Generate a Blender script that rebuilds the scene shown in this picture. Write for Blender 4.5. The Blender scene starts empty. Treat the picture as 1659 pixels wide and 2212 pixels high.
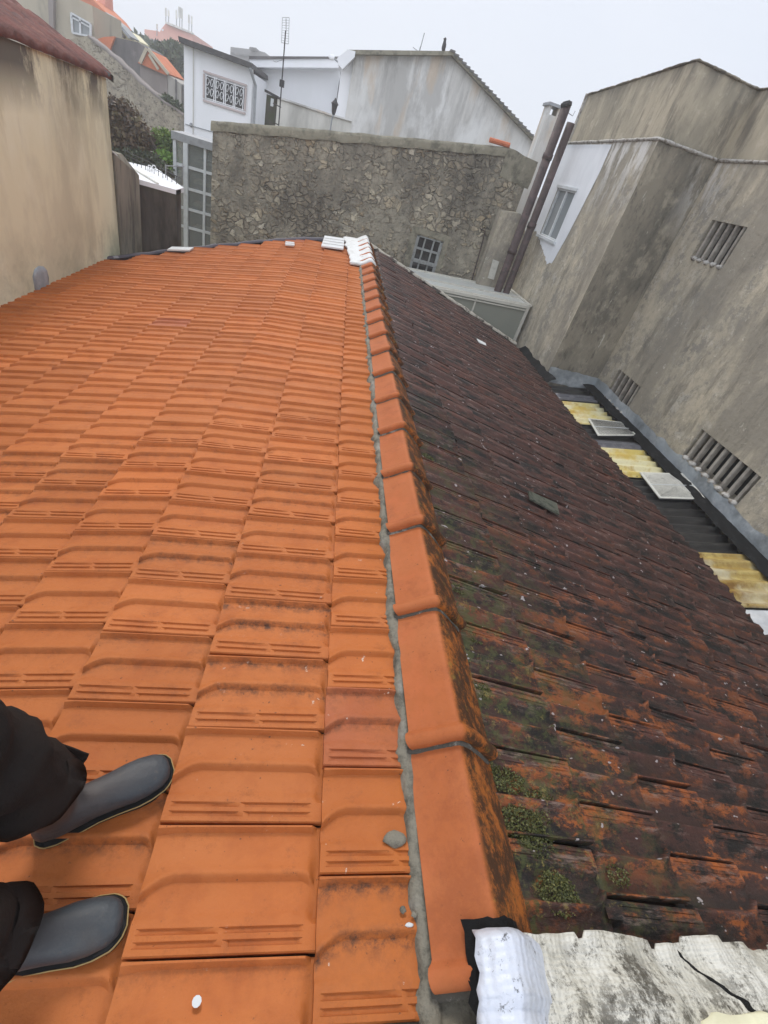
import bpy, bmesh, math, random
import numpy as np
from mathutils import Vector, Matrix, noise as mnoise
R_ = math.radians
random.seed(7); rng = np.random.default_rng(7)
S = bpy.context.scene
COL = S.collection

# ------------------------------------------------------------------ camera
# camera solved from the vanishing points of the photograph (measured on a 1659 px wide copy)
F_PX, PW, PH = 1005.08, 1659.0, 2212.0
CAM_H = 1.25
RM = Matrix(((0.96784459, -0.16353395, -0.19113738),
             (-0.05031704, 0.61862657, -0.78407229),
             (0.2464651, 0.7684776, 0.59050583)))
cam = bpy.data.cameras.new('camera'); camo = bpy.data.objects.new('camera', cam); COL.objects.link(camo)
cam.sensor_fit = 'HORIZONTAL'; cam.sensor_width = 36; cam.lens = F_PX / PW * 36
cam.clip_start = 0.02; cam.clip_end = 1500
camo.matrix_world = Matrix.Translation((0, 0, CAM_H)) @ RM.to_4x4()
S.camera = camo
CP = Vector((0, 0, CAM_H))

# ------------------------------------------------------------------ world, sun, exposure
SUN_EL, SUN_AZ = R_(50), R_(-18)         # azimuth measured from +Y (ahead) towards +X
w = bpy.data.worlds.new('World'); S.world = w; w.use_nodes = True
nt = w.node_tree; bg = nt.nodes['Background']; bg.inputs[1].default_value = 0.1
sky = nt.nodes.new('ShaderNodeTexSky'); sky.sky_type = 'NISHITA'; sky.sun_disc = False
sky.sun_elevation = SUN_EL; sky.sun_rotation = SUN_AZ; sky.air_density = 1.0; sky.dust_density = 4.0
cloud = nt.nodes.new('ShaderNodeTexNoise'); cloud.inputs['Scale'].default_value = 1.6; cloud.inputs['Detail'].default_value = 4
tcw = nt.nodes.new('ShaderNodeTexCoord'); nt.links.new(tcw.outputs['Generated'], cloud.inputs['Vector'])
rmp = nt.nodes.new('ShaderNodeValToRGB'); rmp.color_ramp.elements[0].position = .25; rmp.color_ramp.elements[1].position = .75
rmp.color_ramp.elements[0].color = (6.1, 6.65, 7.7, 1); rmp.color_ramp.elements[1].color = (7.1, 7.4, 8.1, 1)
nt.links.new(cloud.outputs['Fac'], rmp.inputs[0])
mx = nt.nodes.new('ShaderNodeMix'); mx.data_type = 'RGBA'; mx.inputs[0].default_value = 0.93
dt = nt.nodes.new('ShaderNodeVectorMath'); dt.operation = 'DOT_PRODUCT'; dt.inputs[1].default_value = (-.45, -.85, .25); nt.links.new(tcw.outputs['Generated'], dt.inputs[0])
dm = nt.nodes.new('ShaderNodeMapRange'); dm.inputs[1].default_value = 0; dm.inputs[2].default_value = .9; dm.inputs[3].default_value = 1.0; dm.inputs[4].default_value = 2.1; nt.links.new(dt.outputs['Value'], dm.inputs[0])  # sky brightened behind and left of the camera, added to fill facing walls
vsc = nt.nodes.new('ShaderNodeVectorMath'); vsc.operation = 'SCALE'; nt.links.new(rmp.outputs[0], vsc.inputs[0]); nt.links.new(dm.outputs[0], vsc.inputs['Scale'])
nt.links.new(sky.outputs[0], mx.inputs[6]); nt.links.new(vsc.outputs[0], mx.inputs[7]); nt.links.new(mx.outputs[2], bg.inputs[0])
sun = bpy.data.lights.new('sun', 'SUN'); sun.energy = 1.5; sun.angle = R_(14); sun.color = (1, .96, .9)
suno = bpy.data.objects.new('sun', sun); COL.objects.link(suno)
sd = Vector((math.sin(SUN_AZ) * math.cos(SUN_EL), math.cos(SUN_AZ) * math.cos(SUN_EL), math.sin(SUN_EL)))
suno.rotation_euler = sd.to_track_quat('Z', 'Y').to_euler()
S.view_settings.view_transform = 'Standard'; S.view_settings.look = 'None'; S.view_settings.exposure = 0.33; S.view_settings.gamma = 1
S.render.engine = 'CYCLES'
S.cycles.volume_bounces = 3; S.cycles.max_bounces = 8; S.cycles.diffuse_bounces = 3; S.cycles.glossy_bounces = 2
S.cycles.transparent_max_bounces = 12; S.cycles.transmission_bounces = 4

# ------------------------------------------------------------------ measuring helpers (photo pixel -> point on a real plane)
def ray(px, py):
    v = RM @ Vector((px - PW / 2, -(py - PH / 2), -F_PX)); return v.normalized()
def onY(px, py, Y):
    r = ray(px, py); return CP + r * (Y / r.y)
def onX(px, py, X):
    r = ray(px, py); return CP + r * (X / r.x)
def onZ(px, py, Z):
    r = ray(px, py); return CP + r * ((Z - CAM_H) / r.z)

# ------------------------------------------------------------------ materials
MATS = {}
def mat(name, base, rough=.8, layers=(), bump=0, bscale=20, bst=(1, 1, 1), rnd=0, rnd_hue=None, spec=.3, metallic=0, rlayer=None, bdist=.01, wave=None):
    """base colour with noise-masked layers of other colours: each layer = dict(c, s, st, lo, hi, w, d, g)"""
    if name in MATS: return MATS[name]
    m = bpy.data.materials.new(name); m.use_nodes = True; t = m.node_tree; N = t.nodes; L = t.links
    b = N['Principled BSDF']; b.inputs['Roughness'].default_value = rough; b.inputs['Metallic'].default_value = metallic
    b.inputs['Specular IOR Level'].default_value = spec
    tc = N.new('ShaderNodeTexCoord')
    rgb = N.new('ShaderNodeRGB'); rgb.outputs[0].default_value = (*base, 1); cur = rgb.outputs[0]
    sep = None
    def math_(op, a, b_=None, clamp=False):
        n = N.new('ShaderNodeMath'); n.operation = op; n.use_clamp = clamp
        for i, v in enumerate((a, b_)):
            if v is None: continue
            if isinstance(v, (int, float)): n.inputs[i].default_value = v
            else: L.new(v, n.inputs[i])
        return n.outputs[0]
    def mapped(st, off=0):
        mp = N.new('ShaderNodeMapping'); mp.inputs['Scale'].default_value = st; mp.inputs['Location'].default_value = (off, off * 1.7, off * .6)
        L.new(tc.outputs['Object'], mp.inputs[0]); return mp.outputs[0]
    if rnd:
        at = N.new('ShaderNodeAttribute'); at.attribute_name = 'rnd'
        hsv = N.new('ShaderNodeHueSaturation'); L.new(cur, hsv.inputs['Color'])
        mr = N.new('ShaderNodeMapRange'); L.new(at.outputs['Fac'], mr.inputs[0]); mr.inputs[3].default_value = 1 - rnd; mr.inputs[4].default_value = 1 + rnd
        L.new(mr.outputs[0], hsv.inputs['Value']); cur = hsv.outputs[0]
        if rnd_hue:
            mr2 = N.new('ShaderNodeMapRange'); L.new(at.outputs['Fac'], mr2.inputs[0]); mr2.inputs[1].default_value = rnd_hue[1]; mr2.inputs[2].default_value = rnd_hue[2]
            mr2.inputs[3].default_value = 0; mr2.inputs[4].default_value = rnd_hue[3]
            mm = N.new('ShaderNodeMix'); mm.data_type = 'RGBA'; L.new(mr2.outputs[0], mm.inputs[0]); L.new(cur, mm.inputs[6]); mm.inputs[7].default_value = (*rnd_hue[0], 1); cur = mm.outputs[2]
    masks = []
    for k, l in enumerate(layers):
        n = N.new('ShaderNodeTexNoise'); n.inputs['Scale'].default_value = l.get('s', 3); n.inputs['Detail'].default_value = l.get('d', 6)
        n.inputs['Roughness'].default_value = l.get('r', .6); n.inputs['Distortion'].default_value = l.get('dist', 0)
        L.new(mapped(l.get('st', (1, 1, 1)), l.get('off', 3.1 * k + len(name))), n.inputs['Vector'])
        mr = N.new('ShaderNodeMapRange'); L.new(n.outputs['Fac'], mr.inputs[0]); mr.inputs[1].default_value = l.get('lo', .5); mr.inputs[2].default_value = l.get('hi', .6)
        mr.inputs[3].default_value = 0; mr.inputs[4].default_value = l.get('w', 1)
        f = mr.outputs[0]
        for g in ([l['g']] if 'g' in l and not isinstance(l['g'], list) else l.get('g', [])):
            if sep is None:
                sep = N.new('ShaderNodeSeparateXYZ'); L.new(tc.outputs['Object'], sep.inputs[0])
            gr = N.new('ShaderNodeMapRange'); gr.inputs[1].default_value = g[1]; gr.inputs[2].default_value = g[2]
            L.new(sep.outputs['XYZ'.index(g[0])], gr.inputs[0]); f = math_('MULTIPLY', f, gr.outputs[0])
        if 'gr' in l:            # the per-vertex amount of grime stored on the mesh
            at2 = N.new('ShaderNodeAttribute'); at2.attribute_name = l['gr']; f = math_('MULTIPLY', f, at2.outputs['Fac'])
        mm = N.new('ShaderNodeMix'); mm.data_type = 'RGBA'; L.new(f, mm.inputs[0]); L.new(cur, mm.inputs[6]); mm.inputs[7].default_value = (*l['c'], 1); cur = mm.outputs[2]
        masks.append(f)
    L.new(cur, b.inputs['Base Color'])
    if rlayer is not None:
        i, rv = rlayer
        mr = N.new('ShaderNodeMapRange'); L.new(masks[i], mr.inputs[0]); mr.inputs[3].default_value = rough; mr.inputs[4].default_value = rv
        L.new(mr.outputs[0], b.inputs['Roughness'])
    if bump:
        n = N.new('ShaderNodeTexNoise'); n.inputs['Scale'].default_value = bscale; n.inputs['Detail'].default_value = 6
        n.inputs['Roughness'].default_value = .65
        L.new(mapped(bst), n.inputs['Vector']); h = n.outputs['Fac']
        if wave:
            a1 = N.new('ShaderNodeTexWave'); a1.inputs['Scale'].default_value = wave[0]; a1.bands_direction = 'X'; a1.inputs['Distortion'].default_value = 5; a1.inputs['Detail'].default_value = 4
            a2 = N.new('ShaderNodeTexWave'); a2.inputs['Scale'].default_value = wave[1]; a2.bands_direction = 'Y'; a2.inputs['Distortion'].default_value = 5; a2.inputs['Detail'].default_value = 4
            L.new(mapped((1, 1, 1)), a1.inputs['Vector']); L.new(mapped((1, 1, 1)), a2.inputs['Vector'])
            h = math_('ADD', h, math_('MULTIPLY', math_('ADD', a1.outputs['Fac'], a2.outputs['Fac']), wave[2]))
        bp = N.new('ShaderNodeBump'); bp.inputs['Strength'].default_value = bump; bp.inputs['Distance'].default_value = bdist
        L.new(h, bp.inputs['Height']); L.new(bp.outputs[0], b.inputs['Normal'])
    MATS[name] = m; return m

def rubble(name, stones, mortar, scale=4.5, cover=(.46, .6), dirt=(.05, .045, .04), dirt_w=.6, depth=.03):
    m = bpy.data.materials.new(name); m.use_nodes = True; t = m.node_tree; N = t.nodes; L = t.links
    b = N['Principled BSDF']; b.inputs['Roughness'].default_value = .9; b.inputs['Specular IOR Level'].default_value = .2
    tc = N.new('ShaderNodeTexCoord')
    nz = N.new('ShaderNodeTexNoise'); nz.inputs['Scale'].default_value = scale * .9; nz.inputs['Detail'].default_value = 4; L.new(tc.outputs['Object'], nz.inputs['Vector'])
    vm = N.new('ShaderNodeVectorMath'); vm.operation = 'SUBTRACT'; L.new(nz.outputs['Color'], vm.inputs[0]); vm.inputs[1].default_value = (.5, .5, .5)
    vs = N.new('ShaderNodeVectorMath'); vs.operation = 'SCALE'; L.new(vm.outputs[0], vs.inputs[0]); vs.inputs['Scale'].default_value = 1.7 / scale
    va = N.new('ShaderNodeVectorMath'); va.operation = 'ADD'; L.new(tc.outputs['Object'], va.inputs[0]); L.new(vs.outputs[0], va.inputs[1])
    mp = N.new('ShaderNodeMapping'); mp.inputs['Scale'].default_value = (1, .3, 1.35); L.new(va.outputs[0], mp.inputs[0])
    v1 = N.new('ShaderNodeTexVoronoi'); v1.inputs['Scale'].default_value = scale; L.new(mp.outputs[0], v1.inputs['Vector'])
    v2 = N.new('ShaderNodeTexVoronoi'); v2.feature = 'DISTANCE_TO_EDGE'; v2.inputs['Scale'].default_value = scale; L.new(mp.outputs[0], v2.inputs['Vector'])
    sp = N.new('ShaderNodeSeparateColor'); L.new(v1.outputs['Color'], sp.inputs[0])
    cr = N.new('ShaderNodeValToRGB'); e = cr.color_ramp.elements; L.new(sp.outputs[0], cr.inputs[0])
    e[0].color = (*stones[0], 1); e[1].color = (*stones[-1], 1)
    for i, c in enumerate(stones[1:-1]): q = e.new((i + 1) / (len(stones) - 1)); q.color = (*c, 1)
    def mr(src, lo, hi, a=0, b_=1):
        n = N.new('ShaderNodeMapRange'); L.new(src, n.inputs[0]); n.inputs[1].default_value = lo; n.inputs[2].default_value = hi; n.inputs[3].default_value = a; n.inputs[4].default_value = b_; return n.outputs[0]
    def mth(op, a, c):
        n = N.new('ShaderNodeMath'); n.operation = op
        for i, v in enumerate((a, c)):
            if isinstance(v, (int, float)): n.inputs[i].default_value = v
            else: L.new(v, n.inputs[i])
        return n.outputs[0]
    def nse(s, off, d=6, st=(1, 1, 1), r=.6):
        q = N.new('ShaderNodeMapping'); q.inputs['Location'].default_value = (off, off, off); q.inputs['Scale'].default_value = st; L.new(tc.outputs['Object'], q.inputs[0])
        n = N.new('ShaderNodeTexNoise'); n.inputs['Scale'].default_value = s; n.inputs['Detail'].default_value = d; n.inputs['Roughness'].default_value = r; L.new(q.outputs[0], n.inputs['Vector']); return n.outputs['Fac']
    edge = mr(mth('ADD', v2.outputs['Distance'], mth('MULTIPLY', mth('SUBTRACT', nse(9, 2, 6), .5), .22)), .03, .12)
    cov = mr(mth('ADD', nse(1.3, 5, 5), mth('MULTIPLY', sp.outputs[1], .28)), cover[0] + .14, cover[1] + .14)    # 1 = stone bare
    mask = mth('MULTIPLY', edge, cov)
    mo = N.new('ShaderNodeMix'); mo.data_type = 'RGBA'; L.new(mr(nse(5, 9), .35, .65), mo.inputs[0]); mo.inputs[6].default_value = (*mortar[0], 1); mo.inputs[7].default_value = (*mortar[1], 1)
    m1 = N.new('ShaderNodeMix'); m1.data_type = 'RGBA'; L.new(mask, m1.inputs[0]); L.new(mo.outputs[2], m1.inputs[6]); L.new(cr.outputs[0], m1.inputs[7])
    # joints left open around bare stones
    jn = mth('MULTIPLY', mth('SUBTRACT', 1, mr(v2.outputs['Distance'], .0, .035)), mr(mth('ADD', nse(1.9, 17, 5), 0), .56, .68, 0, .7))
    m1b = N.new('ShaderNodeMix'); m1b.data_type = 'RGBA'; L.new(jn, m1b.inputs[0]); L.new(m1.outputs[2], m1b.inputs[6]); m1b.inputs[7].default_value = (.035, .03, .025, 1)
    m2 = N.new('ShaderNodeMix'); m2.data_type = 'RGBA'; L.new(mr(nse(1.1, 21, 8, (1, 1, .6), .7), .45, .68, 0, dirt_w), m2.inputs[0]); L.new(m1b.outputs[2], m2.inputs[6]); m2.inputs[7].default_value = (*dirt, 1)
    m3 = N.new('ShaderNodeMix'); m3.data_type = 'RGBA'; L.new(mr(nse(14, 33, 8, (1, 1, 1), .75), .52, .62, 0, .75), m3.inputs[0]); L.new(m2.outputs[2], m3.inputs[6]); m3.inputs[7].default_value = (dirt[0] * 1.3, dirt[1] * 1.3, dirt[2] * 1.3, 1)
    L.new(m3.outputs[2], b.inputs['Base Color'])
    hgt = mth('ADD', mth('MULTIPLY', mask, 1.0), mth('SUBTRACT', mth('MULTIPLY', nse(22, 3, 8), .7), mth('MULTIPLY', jn, 1.2)))
    bp = N.new('ShaderNodeBump'); bp.inputs['Distance'].default_value = depth; bp.inputs['Strength'].default_value = .9; L.new(hgt, bp.inputs['Height']); L.new(bp.outputs[0], b.inputs['Normal'])
    MATS[name] = m; return m

def leafmat(name, c1, c2, c3):
    m = bpy.data.materials.new(name); m.use_nodes = True; N = m.node_tree.nodes; L = m.node_tree.links; b = N['Principled BSDF']
    b.inputs['Roughness'].default_value = .6
    at = N.new('ShaderNodeAttribute'); at.attribute_name = 'rnd'; cr = N.new('ShaderNodeValToRGB'); L.new(at.outputs['Fac'], cr.inputs[0])
    cr.color_ramp.elements[0].color = (*c1, 1); cr.color_ramp.elements[1].color = (*c3, 1); q = cr.color_ramp.elements.new(.5); q.color = (*c2, 1)
    L.new(cr.outputs[0], b.inputs['Base Color']); b.inputs['Transmission Weight'].default_value = 0
    MATS[name] = m; return m

def glass(name, tint=(.5, .55, .52), a=.35, rough=.08):
    m = bpy.data.materials.new(name); m.use_nodes = True; N = m.node_tree.nodes; L = m.node_tree.links; b = N['Principled BSDF']
    b.inputs['Base Color'].default_value = (*tint, 1); b.inputs['Roughness'].default_value = rough; b.inputs['Alpha'].default_value = a
    b.inputs['Specular IOR Level'].default_value = .6
    MATS[name] = m; return m

OR = (.44, .130, .033)
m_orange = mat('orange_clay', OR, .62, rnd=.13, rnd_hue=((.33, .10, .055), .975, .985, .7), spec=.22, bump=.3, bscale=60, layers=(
    dict(c=(.49, .165, .050), s=3.5, lo=.42, hi=.68, w=.55),
    dict(c=(.33, .085, .022), s=9, lo=.5, hi=.7, w=.5),
    dict(c=(.40, .112, .019), s=2.2, lo=.35, hi=.6, w=.75, g=('X', .12, .36), off=41),
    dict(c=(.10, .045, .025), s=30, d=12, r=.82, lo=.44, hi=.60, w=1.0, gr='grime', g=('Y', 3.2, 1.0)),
    dict(c=(.24, .075, .025), s=12, d=12, r=.85, lo=.54, hi=.62, w=.45, off=61),
    dict(c=(.08, .04, .025), s=70, d=3, lo=.70, hi=.73, w=.85, g=('Y', 4, 1)),
    dict(c=(.62, .55, .46), s=26, d=8, r=.7, lo=.665, hi=.69, w=.8, g=[('Y', 2.2, .9), ('X', -.3, .25)], off=77)))
m_cap = mat('ridge_clay', (.38, .108, .032), .66, spec=.22, bump=.2, bscale=70, rnd=.06, layers=(
    dict(c=(.43, .14, .050), s=5, lo=.4, hi=.7, w=.6),
    dict(c=(.34, .10, .035), s=90, d=4, lo=.5, hi=.7, w=.35),
    dict(c=(.26, .07, .024), s=3.2, d=12, r=.8, lo=.51, hi=.60, w=.5),
    dict(c=(.16, .06, .028), s=34, d=9, r=.8, lo=.60, hi=.68, w=.45),
    dict(c=(.47, .13, .045), s=11, lo=.5, hi=.7, w=.5),
    dict(c=(.10, .045, .02), s=80, d=3, lo=.69, hi=.72, w=.8),
    dict(c=(.33, .10, .016), s=6, lo=.2, hi=.4, w=.9, gr='moss'),
    dict(c=(.040, .020, .010), s=15, d=12, r=.84, st=(1, .8, 1), lo=.42, hi=.52, w=.95, gr='moss'),
    dict(c=(.20, .13, .03), s=17, d=8, r=.7, lo=.58, hi=.68, w=.7, gr='moss', off=55)))
m_dark = mat('weathered_clay', (.020, .015, .013), .6, rnd=.35, spec=.28, bump=.8, bscale=60, bst=(.5, 1, .5), bdist=.006, layers=(
    dict(c=(.048, .022, .017), s=3.5, d=9, r=.7, st=(.5, 1, .5), lo=.42, hi=.57, w=.7, off=5),
    dict(c=(.095, .038, .028), s=6, d=10, r=.78, st=(.4, 1.5, .4), lo=.38, hi=.56, w=1, gr='rib'),
    dict(c=(.34, .095, .022), s=7, d=12, r=.80, st=(.5, 1.2, .5), lo=.505, hi=.56, w=.92, gr='rib', g=('Y', 2.6, .6), off=12),
    dict(c=(.30, .085, .020), s=3.0, d=12, r=.80, st=(.6, 1.2, .6), lo=.56, hi=.59, w=.92, g=('Y', 1.9, .5), off=71),
    dict(c=(.13, .040, .020), s=1.5, d=9, r=.75, lo=.54, hi=.62, w=.6, gr='rib', off=19),
    dict(c=(.010, .010, .009), s=4.6, d=11, r=.78, st=(.7, 1.8, .7), lo=.51, hi=.57, w=.94, off=63),
    dict(c=(.060, .066, .022), s=13, d=11, r=.8, lo=.49, hi=.56, w=.9, g=[('X', 1.5, .75), ('Y', 3.8, .8)], off=31),
    dict(c=(.26, .20, .06), s=30, d=10, r=.8, lo=.57, hi=.62, w=.85, g=[('X', 1.3, .7), ('Y', 2.4, .4)], off=37),
    dict(c=(.20, .14, .115), s=34, d=10, r=.85, st=(.2, 1, .2), lo=.54, hi=.60, w=.8, gr='rib', off=47),
    dict(c=(.38, .34, .33), s=34, d=2, st=(.5, 1, .5), lo=.705, hi=.72, w=.85, off=88)))
m_deck = mat('roof_underlay', (.03, .018, .014), .95)
m_mortar = mat('grey_mortar', (.22, .20, .155), .95, bump=.9, bscale=45, bdist=.012, layers=(dict(c=(.07, .068, .055), s=16, d=9, r=.75, lo=.47, hi=.62, w=.85), dict(c=(.36, .34, .30), s=7, lo=.55, hi=.7, w=.6)))
m_joint = mat('dark_joint_mortar', (.09, .08, .065), .95, bump=.8, bscale=50, layers=(dict(c=(.28, .26, .22), s=14, d=9, r=.8, lo=.54, hi=.60, w=.8),))  # real mortar, its tone darkened to paint in shade under the rolls
m_membr = mat('white_bitumen_membrane', (.62, .60, .53), .5, spec=.5, bump=.55, bscale=34, bdist=.005, wave=(22, 30, .45), layers=(
    dict(c=(.50, .47, .38), s=4.5, lo=.45, hi=.62, w=.8),
    dict(c=(.055, .046, .03), s=5, d=14, r=.9, lo=.505, hi=.55, w=.9, off=3),
    dict(c=(.040, .034, .022), s=9, d=12, r=.85, lo=.50, hi=.56, w=.9, g=('Y', .24, .06), off=8),
    dict(c=(.06, .055, .042), s=24, d=10, r=.8, lo=.56, hi=.63, w=.8)))
m_membr_new = mat('fresh_white_membrane', (.60, .63, .70), .38, spec=.6, bump=.6, bscale=30, bdist=.006, wave=(17, 21, .25), layers=(
    dict(c=(.42, .42, .40), s=5, lo=.45, hi=.62, w=.7), dict(c=(.03, .028, .022), s=13, d=12, r=.85, lo=.565, hi=.60, w=.92)))
m_tar = mat('black_tar', (.008, .008, .008), .75, spec=.15, bump=.6, bscale=60)
m_whitep = mat('white_paint', (.62, .63, .62), .55, bump=.2, bscale=30, layers=(dict(c=(.40, .40, .38), s=6, d=8, lo=.5, hi=.7, w=.6),))
m_patchw = mat('white_sealant', (.66, .66, .64), .6, bump=.6, bscale=18, bdist=.02, layers=(dict(c=(.42, .41, .37), s=9, d=8, lo=.5, hi=.66, w=.7),))
m_render_y = mat('cream_render', (.7844, .7568, .5347), .9, spec=.15, bump=.3, bscale=12, layers=(
    dict(c=(.636, .6055, .4318), s=1.1, d=8, r=.65, st=(1, 1, .5), lo=.46, hi=.58, w=.8),
    dict(c=(.848, .8325, .6375), s=2.4, d=7, st=(1, 1, .4), lo=.5, hi=.64, w=.6),
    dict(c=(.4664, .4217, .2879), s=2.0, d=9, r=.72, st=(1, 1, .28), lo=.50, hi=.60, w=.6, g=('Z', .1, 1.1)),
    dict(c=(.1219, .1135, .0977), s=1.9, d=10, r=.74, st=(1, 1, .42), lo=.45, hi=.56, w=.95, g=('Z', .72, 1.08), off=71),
    dict(c=(.1484, .1406, .1131), s=1.6, d=10, r=.72, st=(1, 1, .35), lo=.46, hi=.60, w=.8, g=[('Y', 5.8, 7.4), ('Z', .2, 1.0)], off=27),
    dict(c=(.424, .4, .2776), s=2.0, d=9, st=(1, 1, .3), lo=.48, hi=.60, w=.75, g=('Y', 5.6, 7.6), off=15),
    dict(c=(.4028, .4, .2673), s=1.6, d=8, r=.7, lo=.44, hi=.58, w=.7, g=('Z', -.1, -.7), off=91)))
m_conc = mat('stained_concrete', (0.4554, 0.4002, 0.3036), .92, spec=.15, bump=.7, bscale=14, bdist=.015, layers=(
    dict(c=(.235, .222, .195), s=2.6, d=12, r=.8, lo=.50, hi=.535, w=.75, off=101),
    dict(c=(.56, .515, .43), s=3.3, d=12, r=.8, lo=.54, hi=.575, w=.65, off=131),
    dict(c=(0.5796, 0.5037, 0.3726), s=1.6, d=8, r=.65, st=(1, 1, .55), lo=.48, hi=.60, w=.85),
    dict(c=(0.276, 0.2484, 0.2001), s=1.0, d=9, r=.7, st=(1, 1, .35), lo=.46, hi=.58, w=.85),
    dict(c=(0.1794, 0.1628, 0.1311), s=3.4, d=10, r=.74, st=(1, 1, .28), lo=.52, hi=.63, w=.75),
    dict(c=(0.3312, 0.2967, 0.2346), s=9, d=9, r=.75, lo=.48, hi=.60, w=.6),
    dict(c=(0.69, 0.6348, 0.5244), s=7.5, d=10, r=.74, lo=.61, hi=.67, w=.65),
    dict(c=(0.1104, 0.0966, 0.0828), s=42, d=4, r=.7, lo=.62, hi=.68, w=.6),
    dict(c=(.6984, .6796, .6386), s=4.5, d=10, r=.75, st=(1, 1, .28), lo=.47, hi=.56, w=.85, g=[('Y', 6.9, 7.6), ('Z', 1.3, 2.2)], off=23)))
m_conc_dk = mat('damp_concrete', (0.275, 0.2438, 0.1875), .92, spec=.15, bump=.7, bscale=14, bdist=.015, layers=(  # darker, blotchier concrete than the side walls
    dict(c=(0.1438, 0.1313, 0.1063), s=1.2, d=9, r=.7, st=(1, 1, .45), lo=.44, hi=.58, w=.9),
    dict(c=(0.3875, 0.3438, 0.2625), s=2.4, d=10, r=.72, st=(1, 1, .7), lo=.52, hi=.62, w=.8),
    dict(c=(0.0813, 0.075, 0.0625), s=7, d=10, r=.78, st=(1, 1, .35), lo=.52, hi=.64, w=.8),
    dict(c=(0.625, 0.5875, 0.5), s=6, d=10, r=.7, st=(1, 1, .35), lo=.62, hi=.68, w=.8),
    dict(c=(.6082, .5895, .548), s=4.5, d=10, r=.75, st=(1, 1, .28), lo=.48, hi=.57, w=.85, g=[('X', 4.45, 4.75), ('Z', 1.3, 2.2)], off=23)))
m_conc_top = mat('weathered_parapet', (0.4392, 0.3843, 0.2867), .92, spec=.15, bump=.6, bscale=14, bdist=.015, layers=(
    dict(c=(0.2928, 0.2623, 0.2013), s=1.8, d=9, r=.7, st=(1, 1, .4), lo=.44, hi=.58, w=.85),
    dict(c=(0.1464, 0.1318, 0.1074), s=3.6, d=9, r=.75, st=(1, 1, .2), lo=.52, hi=.64, w=.75),
    dict(c=(0.1586, 0.1464, 0.122), s=3.0, d=8, r=.7, st=(1, 1, .25), lo=.42, hi=.6, w=.8, g=('Z', 2.7, 3.1)),
    dict(c=(0.549, 0.488, 0.3782), s=5, d=9, r=.7, lo=.56, hi=.66, w=.6)))
m_cornice = mat('chipped_white_cornice', (.46, .44, .40), .8, bump=.7, bscale=30, bdist=.015, layers=(dict(c=(.17, .14, .11), s=12, d=9, r=.75, lo=.49, hi=.58, w=.9),))
m_flash = mat('grey_blue_flashing', (0.33, 0.36, 0.375), .75, bump=.5, bscale=20, layers=(dict(c=(0.51, 0.525, 0.525), s=6, d=9, r=.7, lo=.48, hi=.66, w=.8), dict(c=(0.18, 0.195, 0.195), s=3, d=8, lo=.5, hi=.66, w=.8)))
m_flashb = mat('black_gutter', (.012, .012, .012), .9, spec=.1, bump=.5, bscale=25, layers=(dict(c=(.045, .045, .045), s=12, d=8, lo=.55, hi=.7, w=.6),))
m_corr_y = mat('yellowed_plastic_sheet', (.48, .37, .13), .4, spec=.5, bump=.15, bscale=30, layers=(
    dict(c=(.17, .08, .015), s=3.4, d=10, r=.7, st=(1.3, 1, 1), lo=.38, hi=.54, w=.92, g=('X', 4.9, 4.2)), dict(c=(.34, .22, .04), s=8, d=8, st=(.3, 2, 1), lo=.48, hi=.6, w=.6), dict(c=(.55, .50, .34), s=2.2, d=6, lo=.52, hi=.66, w=.8), dict(c=(.06, .03, .012), s=5, d=9, r=.7, lo=.60, hi=.68, w=.85)))
m_corr_y2 = mat('bright_yellow_plastic_sheet', (.58, .46, .13), .4, spec=.5, bump=.15, bscale=30, layers=(
    dict(c=(.46, .25, .04), s=5, d=10, r=.75, lo=.44, hi=.54, w=.85, g=('X', 4.5, 3.9), off=9),
    dict(c=(.66, .62, .40), s=3.0, d=6, lo=.42, hi=.6, w=.9), dict(c=(.42, .27, .05), s=7, d=9, r=.7, lo=.55, hi=.66, w=.8), dict(c=(.07, .05, .02), s=9, d=9, r=.75, lo=.63, hi=.68, w=.85, off=5)))
m_corr_k = mat('black_corrugated_sheet', (.022, .021, .020), .38, spec=.5, bump=.2, bscale=30, layers=(dict(c=(.075, .07, .062), s=14, d=9, r=.7, st=(.2, 1, 1), lo=.52, hi=.7, w=.8),))
m_corr_w = mat('white_painted_sheet', (.55, .56, .56), .6, bump=.4, bscale=25, layers=(dict(c=(.10, .10, .10), s=9, d=10, r=.8, lo=.60, hi=.65, w=.9), dict(c=(.38, .39, .40), s=4, lo=.5, hi=.65, w=.7)))
m_skyl = mat('pale_skylight_glass', (.66, .65, .58), .3, spec=.5, layers=(dict(c=(.55, .54, .49), s=5, lo=.45, hi=.65, w=.8), dict(c=(.25, .24, .2), s=14, d=8, lo=.56, hi=.7, w=.6)))
m_stonebars = mat('precast_concrete_bar', (.36, .33, .28), .9, bump=.4, bscale=30, layers=(dict(c=(.16, .14, .12), s=8, d=8, lo=.45, hi=.65, w=.7),))
m_void = mat('dark_interior', (.008, .008, .008), .9)
m_white_wall = mat('white_house_paint', (.84, .84, .85), .8, spec=.2, bump=.1, bscale=10, layers=(dict(c=(.76, .77, .77), s=1.5, d=7, st=(1, 1, .4), lo=.45, hi=.68, w=.7),))
m_white_wall2 = mat('aged_white_paint', (.70, .68, .62), .85, spec=.2, layers=(dict(c=(.40, .39, .35), s=2, d=8, st=(1, 1, .3), lo=.45, hi=.66, w=.8),))
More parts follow.
